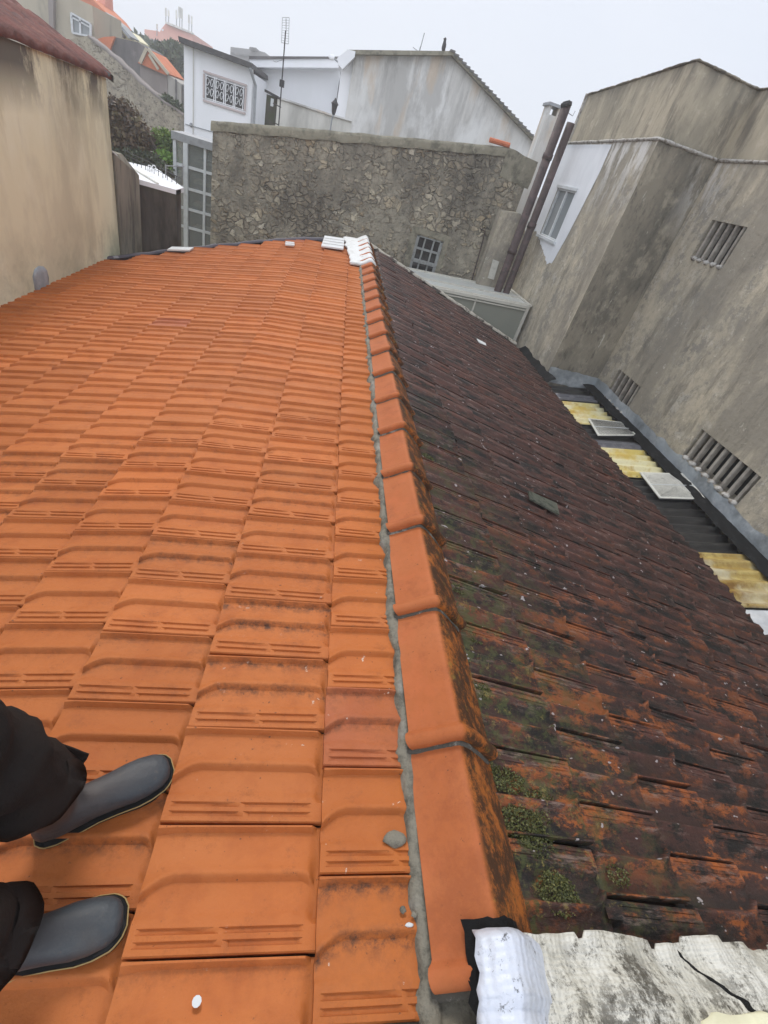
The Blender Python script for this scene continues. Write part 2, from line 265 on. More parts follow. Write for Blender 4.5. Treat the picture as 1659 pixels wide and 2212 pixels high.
m_gable = mat('grey_streaked_render', (.60, .585, .55), .9, spec=.15, bump=.3, bscale=8, layers=(
    dict(c=(.42, .41, .385), s=1.3, d=10, r=.72, st=(1, 1, .18), lo=.46, hi=.58, w=.85),
    dict(c=(.72, .715, .69), s=.8, d=8, st=(1, 1, .6), lo=.48, hi=.60, w=.85),
    dict(c=(.24, .225, .21), s=2.6, d=10, r=.74, st=(1, 1, .16), lo=.50, hi=.60, w=.8, g=('Z', 2.0, 3.8)),
    dict(c=(.30, .285, .26), s=.7, d=9, r=.7, st=(1, 1, .4), lo=.52, hi=.62, w=.6, off=33),
    dict(c=(.54, .40, .26), s=1.2, d=8, st=(1, 1, .3), lo=.56, hi=.64, w=.55)))
m_patch_white = mat('fresh_white_render', (0.75, 0.7625, 0.775), .85, spec=.2, bump=.2, bscale=15, layers=(dict(c=(0.65, 0.6625, 0.675), s=3, d=7, st=(1, 1, .4), lo=.45, hi=.65, w=.7),))
m_rubble = rubble('lime_rubble', [(.378, .294, .189), (.525, .4515, .3255), (.273, .2362, .1785), (.588, .5145, .378), (.399, .3255, .2205), (.651, .5775, .4515)], [(.378, .336, .2573), (.231, .21, .1628)], scale=7.4, cover=(.43, .56), dirt=(.0788, .0714, .0588), dirt_w=.85, depth=.05)
m_rubble_far = rubble('far_rubble', [(.3645, .3172, .243), (.459, .405, .3105), (.27, .243, .2025), (.432, .3645, .27)], [(.432, .378, .2835), (.324, .2835, .2228)], scale=2.6, dirt_w=.5)
m_coping = mat('mossy_coping', (0.2565, 0.2362, 0.1755), .9, bump=.6, bscale=14, bdist=.02, layers=(dict(c=(0.108, 0.1013, 0.0743), s=5, d=9, r=.7, lo=.47, hi=.62, w=.85), dict(c=(0.405, 0.3645, 0.2835), s=8, d=8, lo=.58, hi=.7, w=.7)))
m_greyw = mat('black_streaked_wall', (0.24, 0.222, 0.18), .92, spec=.12, bump=.4, bscale=14, layers=(
    dict(c=(0.36, 0.324, 0.246), s=1.6, d=8, st=(1, 1, .3), lo=.44, hi=.62, w=.8),
    dict(c=(0.06, 0.0564, 0.0504), s=4.2, d=9, r=.68, st=(1, 1, .12), lo=.45, hi=.60, w=.9),
    dict(c=(0.042, 0.0384, 0.036), s=2.5, d=8, st=(1, 1, .5), lo=.40, hi=.60, w=.85, g=('Z', -.1, -.9))))
m_greydk = mat('sooty_wall', (.075, .066, .058), .92, spec=.12, bump=.4, bscale=14, layers=(
    dict(c=(.13, .115, .095), s=3.5, d=9, r=.68, st=(1, 1, .14), lo=.48, hi=.62, w=.85),
    dict(c=(.025, .024, .021), s=3, d=9, st=(1, 1, .3), lo=.48, hi=.62, w=.9),
    dict(c=(.055, .07, .03), s=5, d=8, lo=.35, hi=.6, w=.7, g=('Z', -.05, .2))))
m_alu = mat('white_frame_paint', (.60, .62, .62), .5, bump=.05, bscale=20, layers=(dict(c=(.42, .43, .42), s=9, d=8, lo=.5, hi=.7, w=.6),))
m_cream_fr = mat('cream_frame_paint', (.56, .54, .47), .6, layers=(dict(c=(.36, .34, .28), s=9, d=8, lo=.5, hi=.7, w=.6),))
m_grey_fr = mat('grey_weathered_wood', (.27, .28, .27), .8, layers=(dict(c=(.13, .13, .12), s=14, d=8, lo=.5, hi=.66, w=.7),))
m_rust = mat('rusty_iron_pipe', (.070, .048, .044), .65, spec=.35, bump=.5, bscale=25, layers=(dict(c=(.13, .085, .08), s=6, d=8, lo=.5, hi=.66, w=.7), dict(c=(.03, .024, .022), s=9, d=8, lo=.52, hi=.66, w=.8)))
m_iron = mat('dark_iron', (.03, .03, .03), .6, layers=(dict(c=(.09, .06, .05), s=20, lo=.5, hi=.7, w=.6),))
m_steel = mat('grey_steel', (.30, .31, .32), .5, metallic=.3, layers=(dict(c=(.18, .18, .18), s=9, lo=.5, hi=.7, w=.6),))
m_dkroof = mat('dark_slate_edge', (.06, .058, .057), .8, layers=(dict(c=(.12, .115, .11), s=6, lo=.45, hi=.7, w=.7),))
m_redroof = mat('old_red_tiles', (.19, .070, .055), .85, bump=.9, bscale=22, bdist=.03, bst=(1, 1, 1), layers=(dict(c=(.09, .045, .04), s=5, d=9, r=.7, lo=.45, hi=.62, w=.8), dict(c=(.28, .13, .09), s=9, d=9, r=.7, lo=.56, hi=.68, w=.7)))
m_orroof = mat('far_orange_tiles', (.605, .198, .0935), .85, bump=.6, bscale=4, bdist=.06, bst=(3, 1, 1), layers=(dict(c=(.462, .143, .0715), s=1.5, d=8, lo=.45, hi=.65, w=.7),))
m_beige = mat('beige_house_render', (0.4485, 0.3967, 0.299), .9, layers=(dict(c=(0.345, 0.3047, 0.23), s=.7, d=8, st=(1, 1, .5), lo=.45, hi=.65, w=.8), dict(c=(0.23, 0.207, 0.161), s=1.5, d=9, st=(1, 1, .3), lo=.58, hi=.7, w=.7)))
m_yellowh = mat('pale_yellow_render', (.783, .7155, .486), .9, layers=(dict(c=(.621, .567, .3915), s=.8, d=8, st=(1, 1, .4), lo=.5, hi=.68, w=.7),))
m_greyh = mat('sooty_grey_render', (.16, .15, .145), .9, layers=(dict(c=(.085, .08, .078), s=.9, d=9, r=.7, st=(1, 1, .4), lo=.45, hi=.62, w=.85), dict(c=(.27, .25, .23), s=1.6, d=8, lo=.57, hi=.68, w=.7)))
m_mauveh = mat('mauve_grey_render', (.27, .235, .215), .9, layers=(dict(c=(.19, .165, .15), s=1, d=9, st=(1, 1, .4), lo=.45, hi=.65, w=.8),))
m_pink = mat('pink_house_render', (.69, .2875, .207), .9, layers=(dict(c=(.782, .414, .322), s=.3, d=6, lo=.45, hi=.65, w=.8),))
m_farg = mat('far_grey_concrete', (.27, .26, .25), .9, layers=(dict(c=(.19, .18, .175), s=.6, d=6, lo=.45, hi=.65, w=.8),))
m_earth = mat('damp_earth', (.13, .11, .085), .95, bump=.4, bscale=3, layers=(dict(c=(.07, .075, .04), s=.6, d=8, lo=.45, hi=.62, w=.8),))
m_bark = mat('brown_bark', (.06, .045, .033), .9, bump=.6, bscale=30)
m_leaf_br = leafmat('brown_green_leaves', (.035, .024, .016), (.11, .068, .038), (.15, .125, .055))
m_leaf_dk = leafmat('dark_green_leaves', (.018, .028, .013), (.04, .055, .022), (.07, .08, .035))
m_leaf_br2 = leafmat('lime_green_leaves', (.07, .15, .02), (.18, .34, .05), (.28, .46, .09))
m_leaf_tree = leafmat('dull_green_leaves', (.025, .04, .02), (.06, .085, .035), (.10, .12, .055))
m_trouser = mat('black_work_trousers', (.021, .018, .017), .95, spec=.1, bump=.8, bscale=9, bdist=.02, layers=(dict(c=(.03, .022, .018), s=6, d=6, lo=.5, hi=.7, w=.7),))
m_jacket = mat('dark_work_jacket', (.02, .022, .028), .9, spec=.15, bump=.4, bscale=10)
m_boot = mat('grey_rubber', (.046, .053, .060), .5, spec=.35, bump=.35, bscale=26, layers=(dict(c=(.075, .080, .082), s=11, d=9, r=.75, lo=.48, hi=.62, w=.7), dict(c=(.13, .10, .075), s=30, d=8, r=.8, lo=.60, hi=.66, w=.6), dict(c=(.075, .058, .045), s=5, d=8, lo=.50, hi=.68, w=.6), dict(c=(.07, .047, .038), s=3, lo=.0, hi=.2, w=.9, g=('Z', -.035, .0))))
m_shaft = mat('brown_rubber_shaft', (.055, .040, .034), .5, spec=.35, bump=.2, bscale=30)
m_sole = mat('black_rubber_sole', (.012, .012, .012), .6)
m_trim = mat('yellow_rubber_trim', (.36, .26, .11), .5)
m_skin = mat('skin', (.45, .26, .18), .55)
m_hair = mat('dark_hair', (.02, .015, .012), .7)
m_gl = glass('grimy_glass', (.27, .28, .235), .88, .3)
m_gl2 = glass('clear_window_glass', (.30, .33, .34), .72, .06)
m_gl3 = glass('tower_glass', (.22, .25, .24), .45, .1)
m_curtain = mat('white_curtain', (.6, .6, .6), .9)
m_moss = leafmat('moss_tuft', (.04, .05, .012), (.09, .10, .025), (.15, .14, .04))

# ------------------------------------------------------------------ object helpers
def tag(o, label=None, cat=None, group=None, kind=None):
    if label: o['label'] = label
    if cat: o['category'] = cat
    if group: o['group'] = group
    if kind: o['kind'] = kind
    return o
def thing(name, label, cat, loc=(0, 0, 0), group=None):
    o = bpy.data.objects.new(name, None); o.empty_display_size = .2; COL.objects.link(o); o.location = loc
    return tag(o, label, cat, group)
def wloc(o):
    v = Vector(o.location)
    while o.parent: o = o.parent; v += Vector(o.location)
    return v
class MB:
    def __init__(s): s.v = []; s.f = []
    def add(s, vs, fs):
        n = len(s.v); s.v += [tuple(v) for v in vs]; s.f += [tuple(i + n for i in f) for f in fs]; return s
    def box(s, a, b):
        (x0, y0, z0), (x1, y1, z1) = a, b
        return s.add([(x0, y0, z0), (x1, y0, z0), (x1, y1, z0), (x0, y1, z0), (x0, y0, z1), (x1, y0, z1), (x1, y1, z1), (x0, y1, z1)],
              [(3, 2, 1, 0), (4, 5, 6, 7), (0, 1, 5, 4), (1, 2, 6, 5), (2, 3, 7, 6), (3, 0, 4, 7)])
    def bar(s, p, q, w_, h_=None, up=(0, 0, 1)):
        p, q = Vector(p), Vector(q); d = (q - p).normalized(); u = Vector(up)
        if abs(d.dot(u)) > .95: u = Vector((0, 1, 0))
        a = d.cross(u).normalized(); b = a.cross(d).normalized(); h_ = h_ or w_; a *= w_ / 2; b *= h_ / 2
        vs = [p - a - b, p + a - b, p + a + b, p - a + b, q - a - b, q + a - b, q + a + b, q - a + b]
        return s.add(vs, [(3, 2, 1, 0), (4, 5, 6, 7), (0, 1, 5, 4), (1, 2, 6, 5), (2, 3, 7, 6), (3, 0, 4, 7)])
    def tube(s, pts, rad, n=10):
        pts = [Vector(p) for p in pts]; rad = rad if isinstance(rad, (list, tuple)) else [rad] * len(pts)
        rings = []; vs = []
        for i, p in enumerate(pts):
            d = (pts[min(i + 1, len(pts) - 1)] - pts[max(i - 1, 0)]).normalized()
            u = Vector((0, 0, 1)) if abs(d.z) < .9 else Vector((0, 1, 0)); a = d.cross(u).normalized(); b = a.cross(d)
            for k in range(n):
                t = 2 * math.pi * k / n; vs.append(p + (a * math.cos(t) + b * math.sin(t)) * rad[i])
        fs = []
        for i in range(len(pts) - 1):
            for k in range(n): fs.append((i * n + k, i * n + (k + 1) % n, (i + 1) * n + (k + 1) % n, (i + 1) * n + k))
        fs.append(tuple(range(n))); fs.append(tuple(range((len(pts) - 1) * n, len(pts) * n))[::-1])
        return s.add(vs, fs)
    def prism(s, poly, ext):
        """poly: list of points (planar), ext: vector"""
        n = len(poly); e = Vector(ext); p = [Vector(q) for q in poly]
        vs = p + [q + e for q in p]; fs = [tuple(range(n)), tuple(range(2 * n - 1, n - 1, -1))]
        for i in range(n): fs.append((i, (i + 1) % n, n + (i + 1) % n, n + i))
        return s.add(vs, fs)
    def build(s, name, m, parent=None, smooth=False, bevel=0):
        me = bpy.data.meshes.new(name); me.from_pydata(s.v, [], s.f); me.update()
        bm = bmesh.new(); bm.from_mesh(me); bmesh.ops.recalc_face_normals(bm, faces=bm.faces); bm.to_mesh(me); bm.free()
        return link(name, me, m, parent, smooth, bevel)
def link(name, me, m, parent=None, smooth=False, bevel=0):
    o = bpy.data.objects.new(name, me); COL.objects.link(o)
    me.materials.append(m)
    if smooth: me.polygons.foreach_set('use_smooth', [True] * len(me.polygons))
    if parent: o.parent = parent; o.location = -wloc(parent)
    if bevel:
        b = o.modifiers.new('bevel', 'BEVEL'); b.width = bevel; b.segments = 2; b.limit_method = 'ANGLE'
    return o
def rough_grid(name, P, m, parent=None, amp=.0, smooth=True, thick=0, seed=0, freq=8):
    """P: 2D list of points -> lumpy sheet"""
    nu, nv = len(P), len(P[0]); vs = []
    for row in P:
        for p in row:
            p = Vector(p); n_ = mnoise.noise_vector(p * freq + Vector((seed, seed, seed))); vs.append(p + n_ * amp)
    fs = [(i * nv + j, i * nv + j + 1, (i + 1) * nv + j + 1, (i + 1) * nv + j) for i in range(nu - 1) for j in range(nv - 1)]
    me = bpy.data.meshes.new(name); me.from_pydata(vs, [], fs); me.update()
    o = link(name, me, m, parent, smooth)
    if thick: q = o.modifiers.new('s', 'SOLIDIFY'); q.thickness = thick; q.offset = -1
    return o
def lump(name, c, r, m, parent=None, seed=0, flat=1.0, amp=.35, sub=2):
    bm = bmesh.new(); bmesh.ops.create_icosphere(bm, subdivisions=sub, radius=1)
    for v in bm.verts:
        k = 1 + amp * mnoise.noise(v.co * 1.6 + Vector((seed * 3.7, seed, 0))); v.co = Vector((v.co.x * r[0] * k, v.co.y * r[1] * k, v.co.z * r[2] * k * flat)) + Vector(c)
    me = bpy.data.meshes.new(name); bm.to_mesh(me); bm.free(); return link(name, me, m, parent, True)

# ================================================================== THE ROOF WE STAND ON
TL1, TL2, TR = math.tan(R_(8.4)), math.tan(R_(14)), math.tan(R_(17))
def zL(x): return np.where(np.asarray(x) > -.5, (np.asarray(x) - .41) * TL1, -.91 * TL1 + (np.asarray(x) + .5) * TL2)
def zRt(x): return -.02 - (np.asarray(x) - .62) * TR
_cx = [0, .045, .103, .124, .150, .195, .255]; _cz = [0, .026, .066, .074, .062, .024, -.036]
def capx(y): return float(np.interp(y, [-.5, .125, .586, 1.5, 3.2, 4.4, 4.8, 6.9, 9.2], [.42, .418, .414, .407, .40, .387, .382, .361, .325]))
def capz(x, y):
    o = x - capx(y)
    if o < 0: return float(zL(x)) + .02
    if o > .255: return float(zRt(x)) + .02
    return float(np.interp(o, _cx, _cz)) + .014

house = thing('tiled_house', 'nearest house, one roof slope bright orange and the other dark mossy tiles', 'house', (0, 4.5, -5))
VS = [(0, .0145), (.013, .0185), (.055, .0185), (.062, .0130), (.098, .0130), (.105, .0185), (.145, .0185), (.152, .0130), (.186, .0130), (.194, .0185),
      (.245, .0165), (.29, .010), (.34, .0055), (.42, .0035), (.50, .0022), (.535, .0035), (.560, .0125), (.580, .0200), (.595, .0218), (.61, .0215), (.64, .0180),
      (.70, .0100), (.79, .0060), (.87, .0035), (.925, .0022), (.95, .0045), (.968, .0150), (.983, .0222), (1.0, .0212)]
VB = np.array(VS); 
def profile(u, v, groove=True):
    """height of one clay tile; u 0 (head) .. 1 (lower end), v 0..1 across"""
    sh = np.clip((u - .84) / .16, 0, 1) ** 1.7 * .13 + np.clip((.11 - u) / .11, 0, 1.0) ** 2.0 * .12
    vv = v
    base = np.array([(a, b) for a, b in VS if b != .0130 or a > .3])
    h = np.interp(vv, base[:, 0], base[:, 1]); 
    if groove:
        hg = np.interp(v, VB[:, 0], VB[:, 1])
        brk = (u > .07) & (u < .955) & ~((u > .47 + (v - .08) * .35) & (u < .53 + (v - .08) * .35))
        h = np.where((v < .2) & brk, hg, h)
    head = np.clip((u - .005) / .05, 0, 1); h = np.where(v > .24, h * (.05 + .95 * head * head * (3 - 2 * head)), h)
    return h
def lod(y):
    if y < 2.6: return (np.array([-.10, 0, .012, .03, .05, .065, .09, .12, .3, .46, .47, .5, .53, .56, .7, .84, .90, .94, .965, .975, 1.0]), VB[:, 0])
    if y < 5: return (np.array([-.10, 0, .06, .5, .86, .94, 1.0]), np.array([0, .02, .055, .08, .105, .15, .17, .194, .25, .34, .42, .53, .56, .58, .595, .64, .73, .85, .945, .968, .983, 1]))
    return (np.array([-.10, 0, .06, .88, 1.0]), np.array([0, .02, .10, .19, .25, .35, .53, .58, .60, .7, .85, .945, .983, 1]))
class TileMesh:
    def __init__(s): s.v = []; s.f = []; s.r = []; s.g = []; s.h = []; s.n = 0
    def tile(s, pos, course_len, y0, W, mirror, gap=.0055, jit=1.0, lift=.019, thick=.0125, dist=0):
        U, V = lod(dist)
        u, v = np.meshgrid(U, V, indexing='ij')
        h = profile(u, v, dist < 2.6); h0 = profile(u, v, False); h = (h0 + (h - h0) * .45) * 1.3 if mirror else (h0 * .86 + (h - h0))
        up = lift * np.clip(u, 0, 1) + rng.normal(0, .0018 * jit) * u + (rng.uniform(.002, .010) if rng.random() < .10 * jit else 0) * u * (1 - v)
        vm = 1 - v if mirror else v
        sh = np.clip((u - .84) / .16, 0, 1) ** 1.7 * .15 + np.clip((.10 - u) / .10, 0, 1.0) ** 2.0 * .12
        vw = v - sh * np.clip((v - .26) / .22, 0, 1) * np.clip((1.0 - v) / .25, 0, 1); vm = 1 - vw if mirror else vw
        yy = y0 + gap / 2 + vm * (W - gap) + u * rng.normal(0, .0022 * jit)
        uu = u * course_len + rng.normal(0, .0025 * jit)
        top = pos(uu, yy, h + up)
        bot_low = pos(uu[-1:], yy[-1:], (h + up)[-1:] - thick)
        rim_a = pos(uu[:, :1], yy[:, :1], (h + up)[:, :1] * 0 - .004 + up[:, :1] * .8); rim_b = pos(uu[:, -1:], yy[:, -1:], (h + up)[:, -1:] * 0 - .004 + up[:, -1:] * .8)
        nu, nv = u.shape; n0 = s.n
        s.v.append(top.reshape(-1, 3)); idx = np.arange(nu * nv).reshape(nu, nv) + n0
        F = [np.stack([idx[:-1, :-1], idx[1:, :-1], idx[1:, 1:], idx[:-1, 1:]], -1).reshape(-1, 4)]
        n1 = n0 + nu * nv; s.v.append(bot_low.reshape(-1, 3)); b = np.arange(nv) + n1
        F.append(np.stack([idx[-1, :-1], b[:-1], b[1:], idx[-1, 1:]], -1))
        n2 = n1 + nv; s.v.append(rim_a.reshape(-1, 3)); a = np.arange(nu) + n2; F.append(np.stack([idx[:-1, 0], a[:-1], a[1:], idx[1:, 0]], -1))
        n3 = n2 + nu; s.v.append(rim_b.reshape(-1, 3)); a = np.arange(nu) + n3; F.append(np.stack([idx[1:, -1], a[1:], a[:-1], idx[:-1, -1]], -1))
        s.n = n3 + nu; F = np.concatenate(F)
        if mirror: F = F[:, ::-1]
        s.f.append(F); s.r.append(np.full(s.n - n0, rng.random()))
        hh_ = np.clip(h0 / .024, 0, 1); s.h.append(np.concatenate([hh_.reshape(-1), np.full(s.n - n0 - nu * nv, .2)]))
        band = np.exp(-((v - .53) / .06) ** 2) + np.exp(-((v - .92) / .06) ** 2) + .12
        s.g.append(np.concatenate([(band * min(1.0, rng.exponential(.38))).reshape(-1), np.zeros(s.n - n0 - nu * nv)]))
    def build(s, name, m, parent):
        v = np.concatenate(s.v); f = np.concatenate(s.f)
        me = bpy.data.meshes.new(name); me.vertices.add(len(v)); me.vertices.foreach_set('co', v.astype(np.float32).ravel())
        me.loops.add(f.size); me.loops.foreach_set('vertex_index', f.astype(np.int32).ravel())
        me.polygons.add(len(f)); me.polygons.foreach_set('loop_start', np.arange(0, f.size, 4, dtype=np.int32)); me.polygons.foreach_set('loop_total', np.full(len(f), 4, dtype=np.int32))
        me.update(calc_edges=True); me.validate()
        a = me.attributes.new('rnd', 'FLOAT', 'POINT'); a.data.foreach_set('value', np.concatenate(s.r).astype(np.float32))
        a = me.attributes.new('rib', 'FLOAT', 'POINT'); a.data.foreach_set('value', np.concatenate(s.h).astype(np.float32))
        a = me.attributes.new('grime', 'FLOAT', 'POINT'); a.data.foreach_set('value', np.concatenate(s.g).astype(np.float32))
        o = link(name, me, m, parent, True)
        me.set_sharp_from_angle(angle=R_(38)) if hasattr(me, 'set_sharp_from_angle') else None
        return o

# left slope, new orange tiles
def yend_left(x): return float(np.interp(x, [-3.2, -2.79, -2.2, -1.2, -.49, .4], [7.0, 7.3, 7.85, 8.55, 8.84, 9.15]))
WT = .228
tm = TileMesh()
xb = [.545, .187, -.177, -.515, -.82]
while xb[-1] > -3.0: xb.append(xb[-1] - .305)
off = [.088, .192, .270, .09 + .228, .18 + .228]
while len(off) < len(xb): off.append(off[-1] + .085)
for c in range(len(xb) - 1):
    xh, Lc = xb[c], xb[c] - xb[c + 1]
    o0 = off[c] % WT; k0 = -5 if c else (0 if o0 > .05 else 1)
    k = k0
    while True:
        y0 = o0 + k * WT; k += 1
        if y0 + WT > yend_left(xb[c + 1]) + .05: break
        def pos(uu, yy, hh, xh=xh):
            x = xh - uu; hh = hh * np.clip((.450 - x) / .04, 0, 1); return np.stack([x, yy + 0 * x, zL(x) + hh - .012 + .006 * np.sin(yy * 1.3 + xh * 2)], -1)
        tm.tile(pos, Lc, y0, WT, False, dist=max(y0, 0) + abs(xh) * .5)
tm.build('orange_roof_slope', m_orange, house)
# right slope, old dark tiles
def sR(y): return (np.interp(y, [1.5, 3.2, 5.3, 9], [3.27, 3.27, 2.87, 2.87])) / 10.0
tm = TileMesh(); offr = [.41 % WT, .305 % WT, .435 % WT, .33 % WT, .44 % WT]
while len(offr) < 10: offr.append((offr[-1] + .10) % WT)
for c in range(10):
    k = -1 if offr[c] > .20 else 0
    k = 0
    if offr[c] + WT * 0 < .04: k = 1
    while True:
        y0 = offr[c] + k * WT; k += 1
        if y0 + WT > 8.98 - .03 * c: break
        def pos(uu, yy, hh, c=c):
            s = sR(yy) * 1.0; U = (c + uu / .327); x = .645 + U * s; hh = hh * np.clip((x - .615) / .04, 0, 1)
            return np.stack([x, yy + 0 * x, zRt(x) + hh - .012 + .008 * np.sin(yy * .9 + c)], -1)
        tm.tile(pos, .327 + (.02 if c == 9 else 0), y0, WT, True, dist=max(y0, 0) * .9 + c * .2, jit=2.4, gap=.008, lift=.022)
tm.build('dark_roof_slope', m_dark, house)
# underlay sheets and the walls below
def slab_under(name, plan, zf, dz, bottom, m):
    n = len(plan); vs = [(x, y, float(zf(x)) - dz) for x, y in plan] + [(x, y, bottom if bottom is not None else float(zf(x)) - dz - .02) for x, y in plan]
    fs = [tuple(range(n)), tuple(range(2 * n - 1, n - 1, -1))] + [(i, (i + 1) % n, n + (i + 1) % n, n + i) for i in range(n)]
    return MB().add(vs, fs)
pl1 = [(-.5, -1.1), (.19, -1.1), (.19, .09), (.53, .09), (.53, 9.1), (-.5, 8.75)]
pl2 = [(-3.02, -1.1), (-.5, -1.1), (-.5, 8.75), (-1.2, 8.45), (-2.2, 7.75), (-3.02, 7.05)]
pl3 = [(.53, .2), (3.80, .2), (3.80, 3.3), (3.40, 5.3), (3.40, 8.65), (.53, 8.88)]
dk = MB(); 
for p, zf in ((pl1, zL), (pl2, zL), (pl3, lambda x: zRt(x) if x > .6 else -.03)):
    q = slab_under('', p, zf, .022, None, None); dk.add(q.v, q.f)
dk.build('roof_underlay', m_deck, house)
wl = MB()
for p, zf in ((pl1, zL), (pl2, zL), (pl3, lambda x: zRt(x) if x > .6 else -.03)):
    q = slab_under('', [(x * .985, y) for x, y in p], zf, .06, -5.0, None); wl.add(q.v, q.f)
wl.build('wall', m_conc, house)

# ridge tiles, each its own part
joints = [.122, .586, 1.044, 1.488, 1.905, 2.338, 2.745, 3.18, 3.60, 3.99, 4.39, 4.78]
while joints[-1] < 8.8: joints.append(joints[-1] + .398)
cx = np.interp(np.linspace(0, 6, 25), range(7), _cx); cz = np.interp(np.linspace(0, 6, 25), range(7), _cz)
cz = np.convolve(np.pad(cz, 1, 'edge'), [.25, .5, .25], 'valid')
for i, yj in enumerate(joints[:-1]):
    yn, yf = yj, joints[i + 1] + .035
    ys = [yn, yn + .003, yn + .009, yn + .018, yn + .027, yn + .036, yn + .044, yn + .05, yn + .06, (yn + yf) / 2, yf]
    P = []; tw = rng.normal(0, .003); lf = rng.normal(0, .002)
    for y in ys:
        t = (y - yn) / (yf - yn); roll = 0
        if y - yn < .0455: roll = .020 * math.sqrt(max(0, 1 - ((y - yn - .022) / .0225) ** 2))
        lift = .020 * (1 - t) + lf; x0 = capx(y) + tw * (t - .5)
        row = []
        for a, b in zip(cx, cz):
            n_ = Vector((a - .135, 0, b + .10)).normalized()
            row.append((x0 + a + n_.x * roll, y, b + .013 + lift + n_.z * roll))
        P.append(row)
    nv = len(P[0]); vs = [p for r in P for p in r]; nu = len(P)
    fs = [(a * nv + b, a * nv + b + 1, (a + 1) * nv + b + 1, (a + 1) * nv + b) for a in range(nu - 1) for b in range(nv - 1)]
    # underside lip at the near end
    n0 = len(vs); vs += [(p[0] + (capx(yn) + .135 - p[0]) * .10, p[1] + .002, p[2] - .016) for p in P[0]]
    fs += [(b, n0 + b, n0 + b + 1, b + 1) for b in range(nv - 1)]
    n1 = len(vs); vs += [(p[0] + (capx(yn) + .135 - p[0]) * .10, p[1] + .06, p[2] - .03) for p in P[0]]
    fs += [(n0 + b, n1 + b, n1 + b + 1, n0 + b + 1) for b in range(nv - 1)]
    me = bpy.data.meshes.new('ridge_tile'); me.from_pydata(vs, [], fs); me.update()
    a = me.attributes.new('moss', 'FLOAT', 'POINT')
    val = [float(np.clip((v[0] - capx(v[1]) - .120) / .016, 0, 1)) for v in vs]; a.data.foreach_set('value', val)
    a = me.attributes.new('rnd', 'FLOAT', 'POINT'); a.data.foreach_set('value', [rng.random()] * len(vs)); 
    rv = rng.random(); a.data.foreach_set('value', [rv] * len(vs))
    o = link('ridge_tile', me, m_cap, house, True); me.set_sharp_from_angle(angle=R_(50))
# mortar bedding on the left of the ridge
P = []
for y in np.arange(.08, 8.9, .022):
    x0 = capx(y); wv = .024 + .010 * mnoise.noise(Vector((0, y * 5, 0))) + .010 * mnoise.noise(Vector((4, y * 17, 0)))
    jn = min(abs(y - j + .01) for j in joints); wv += .018 * math.exp(-(jn / .03) ** 2)
    P.append([(x0 - wv, y, float(zL(x0)) - .012), (x0 - wv * .8, y, float(zL(x0)) + .014), (x0 - wv * .4, y, .024 + .008 * mnoise.noise(Vector((9, y * 12, 3)))), (x0 + .004, y, .020), (x0 + .02, y, .008)])
rough_grid('mortar_bedding', P, m_mortar, house, amp=.005, freq=30)
# mortar under each ridge joint, coloured darker as the shade below the roll
for j in joints[:-1]:
    P = [[(capx(j) + t * .245, j + a_, capz(capx(j) + t * .245, j) + .004 + b_ + .003 * mnoise.noise(Vector((t * 9, j * 7, 0)))) for t in np.linspace(-.02, 1, 24)] for a_, b_ in ((-.009, -.010), (-.006, 0), (.006, .002), (.03, .0))]
    rough_grid('joint_mortar', P, m_joint, house, amp=.003, freq=45)

# mortar at the near foot of the ridge
P = [[(x, y, (capz(x, .05) if x > .4 else float(zL(x))) * .35 + .0 + .012 * mnoise.noise(Vector((x * 20, y * 20, 0)))) for x in np.linspace(.27, .56, 16)] for y in np.linspace(.0, .135, 9)]
rough_grid('ridge_foot_mortar', P, m_mortar, house, amp=.006, freq=25)

# moss tufts on the dark side of the ridge
def tuft(name, c, r, n, m, parent, sz=.0042):
    vs = []; fs = []; rr = []
    for k in range(n):
        a = rng.uniform(0, 2 * math.pi); q = math.sqrt(rng.random()); x = c[0] + r * q * math.cos(a) * 1.5; y = c[1] + r * q * math.sin(a)
        z = float(zRt(x)) + .014 + rng.uniform(0, .014) * (1 - q)
        for d in range(1):
            p = Vector((x, y, z)); e1 = Vector(rng.normal(0, 1, 3)).normalized() * sz; e2 = Vector(rng.normal(0, 1, 3)).normalized() * sz
            i0 = len(vs); vs += [p, p + e1, p + e1 + e2, p + e2]; fs.append((i0, i0 + 1, i0 + 2, i0 + 3)); rr += [rng.random()] * 4
    return vs, fs, rr
V, Fc, RR = [], [], []
for (x, y, r, n) in [(a_, b_, c_ * 1.5, d_ * 3) for a_, b_, c_, d_ in [(.74, .44, .035, 500), (.83, .50, .03, 260), (.72, .56, .03, 350), (.80, .30, .03, 400), (.78, .40, .025, 220), (.71, .83, .022, 300), (.70, 1.28, .02, 260), (.73, 1.05, .02, 120), (.70, 1.75, .02, 160), (.71, 2.3, .02, 120), (1.05, .36, .02, 90), (.92, .72, .02, 90)]]:
    a, b, c = tuft('', (x, y), r, n, None, None); i0 = len(V); V += a; Fc += [tuple(q + i0 for q in f) for f in b]; RR += c
me = bpy.data.meshes.new('moss_cushions'); me.from_pydata(V, [], Fc); a = me.attributes.new('rnd', 'FLOAT', 'POINT'); a.data.foreach_set('value', RR)
link('moss_cushions', me, m_moss, house)

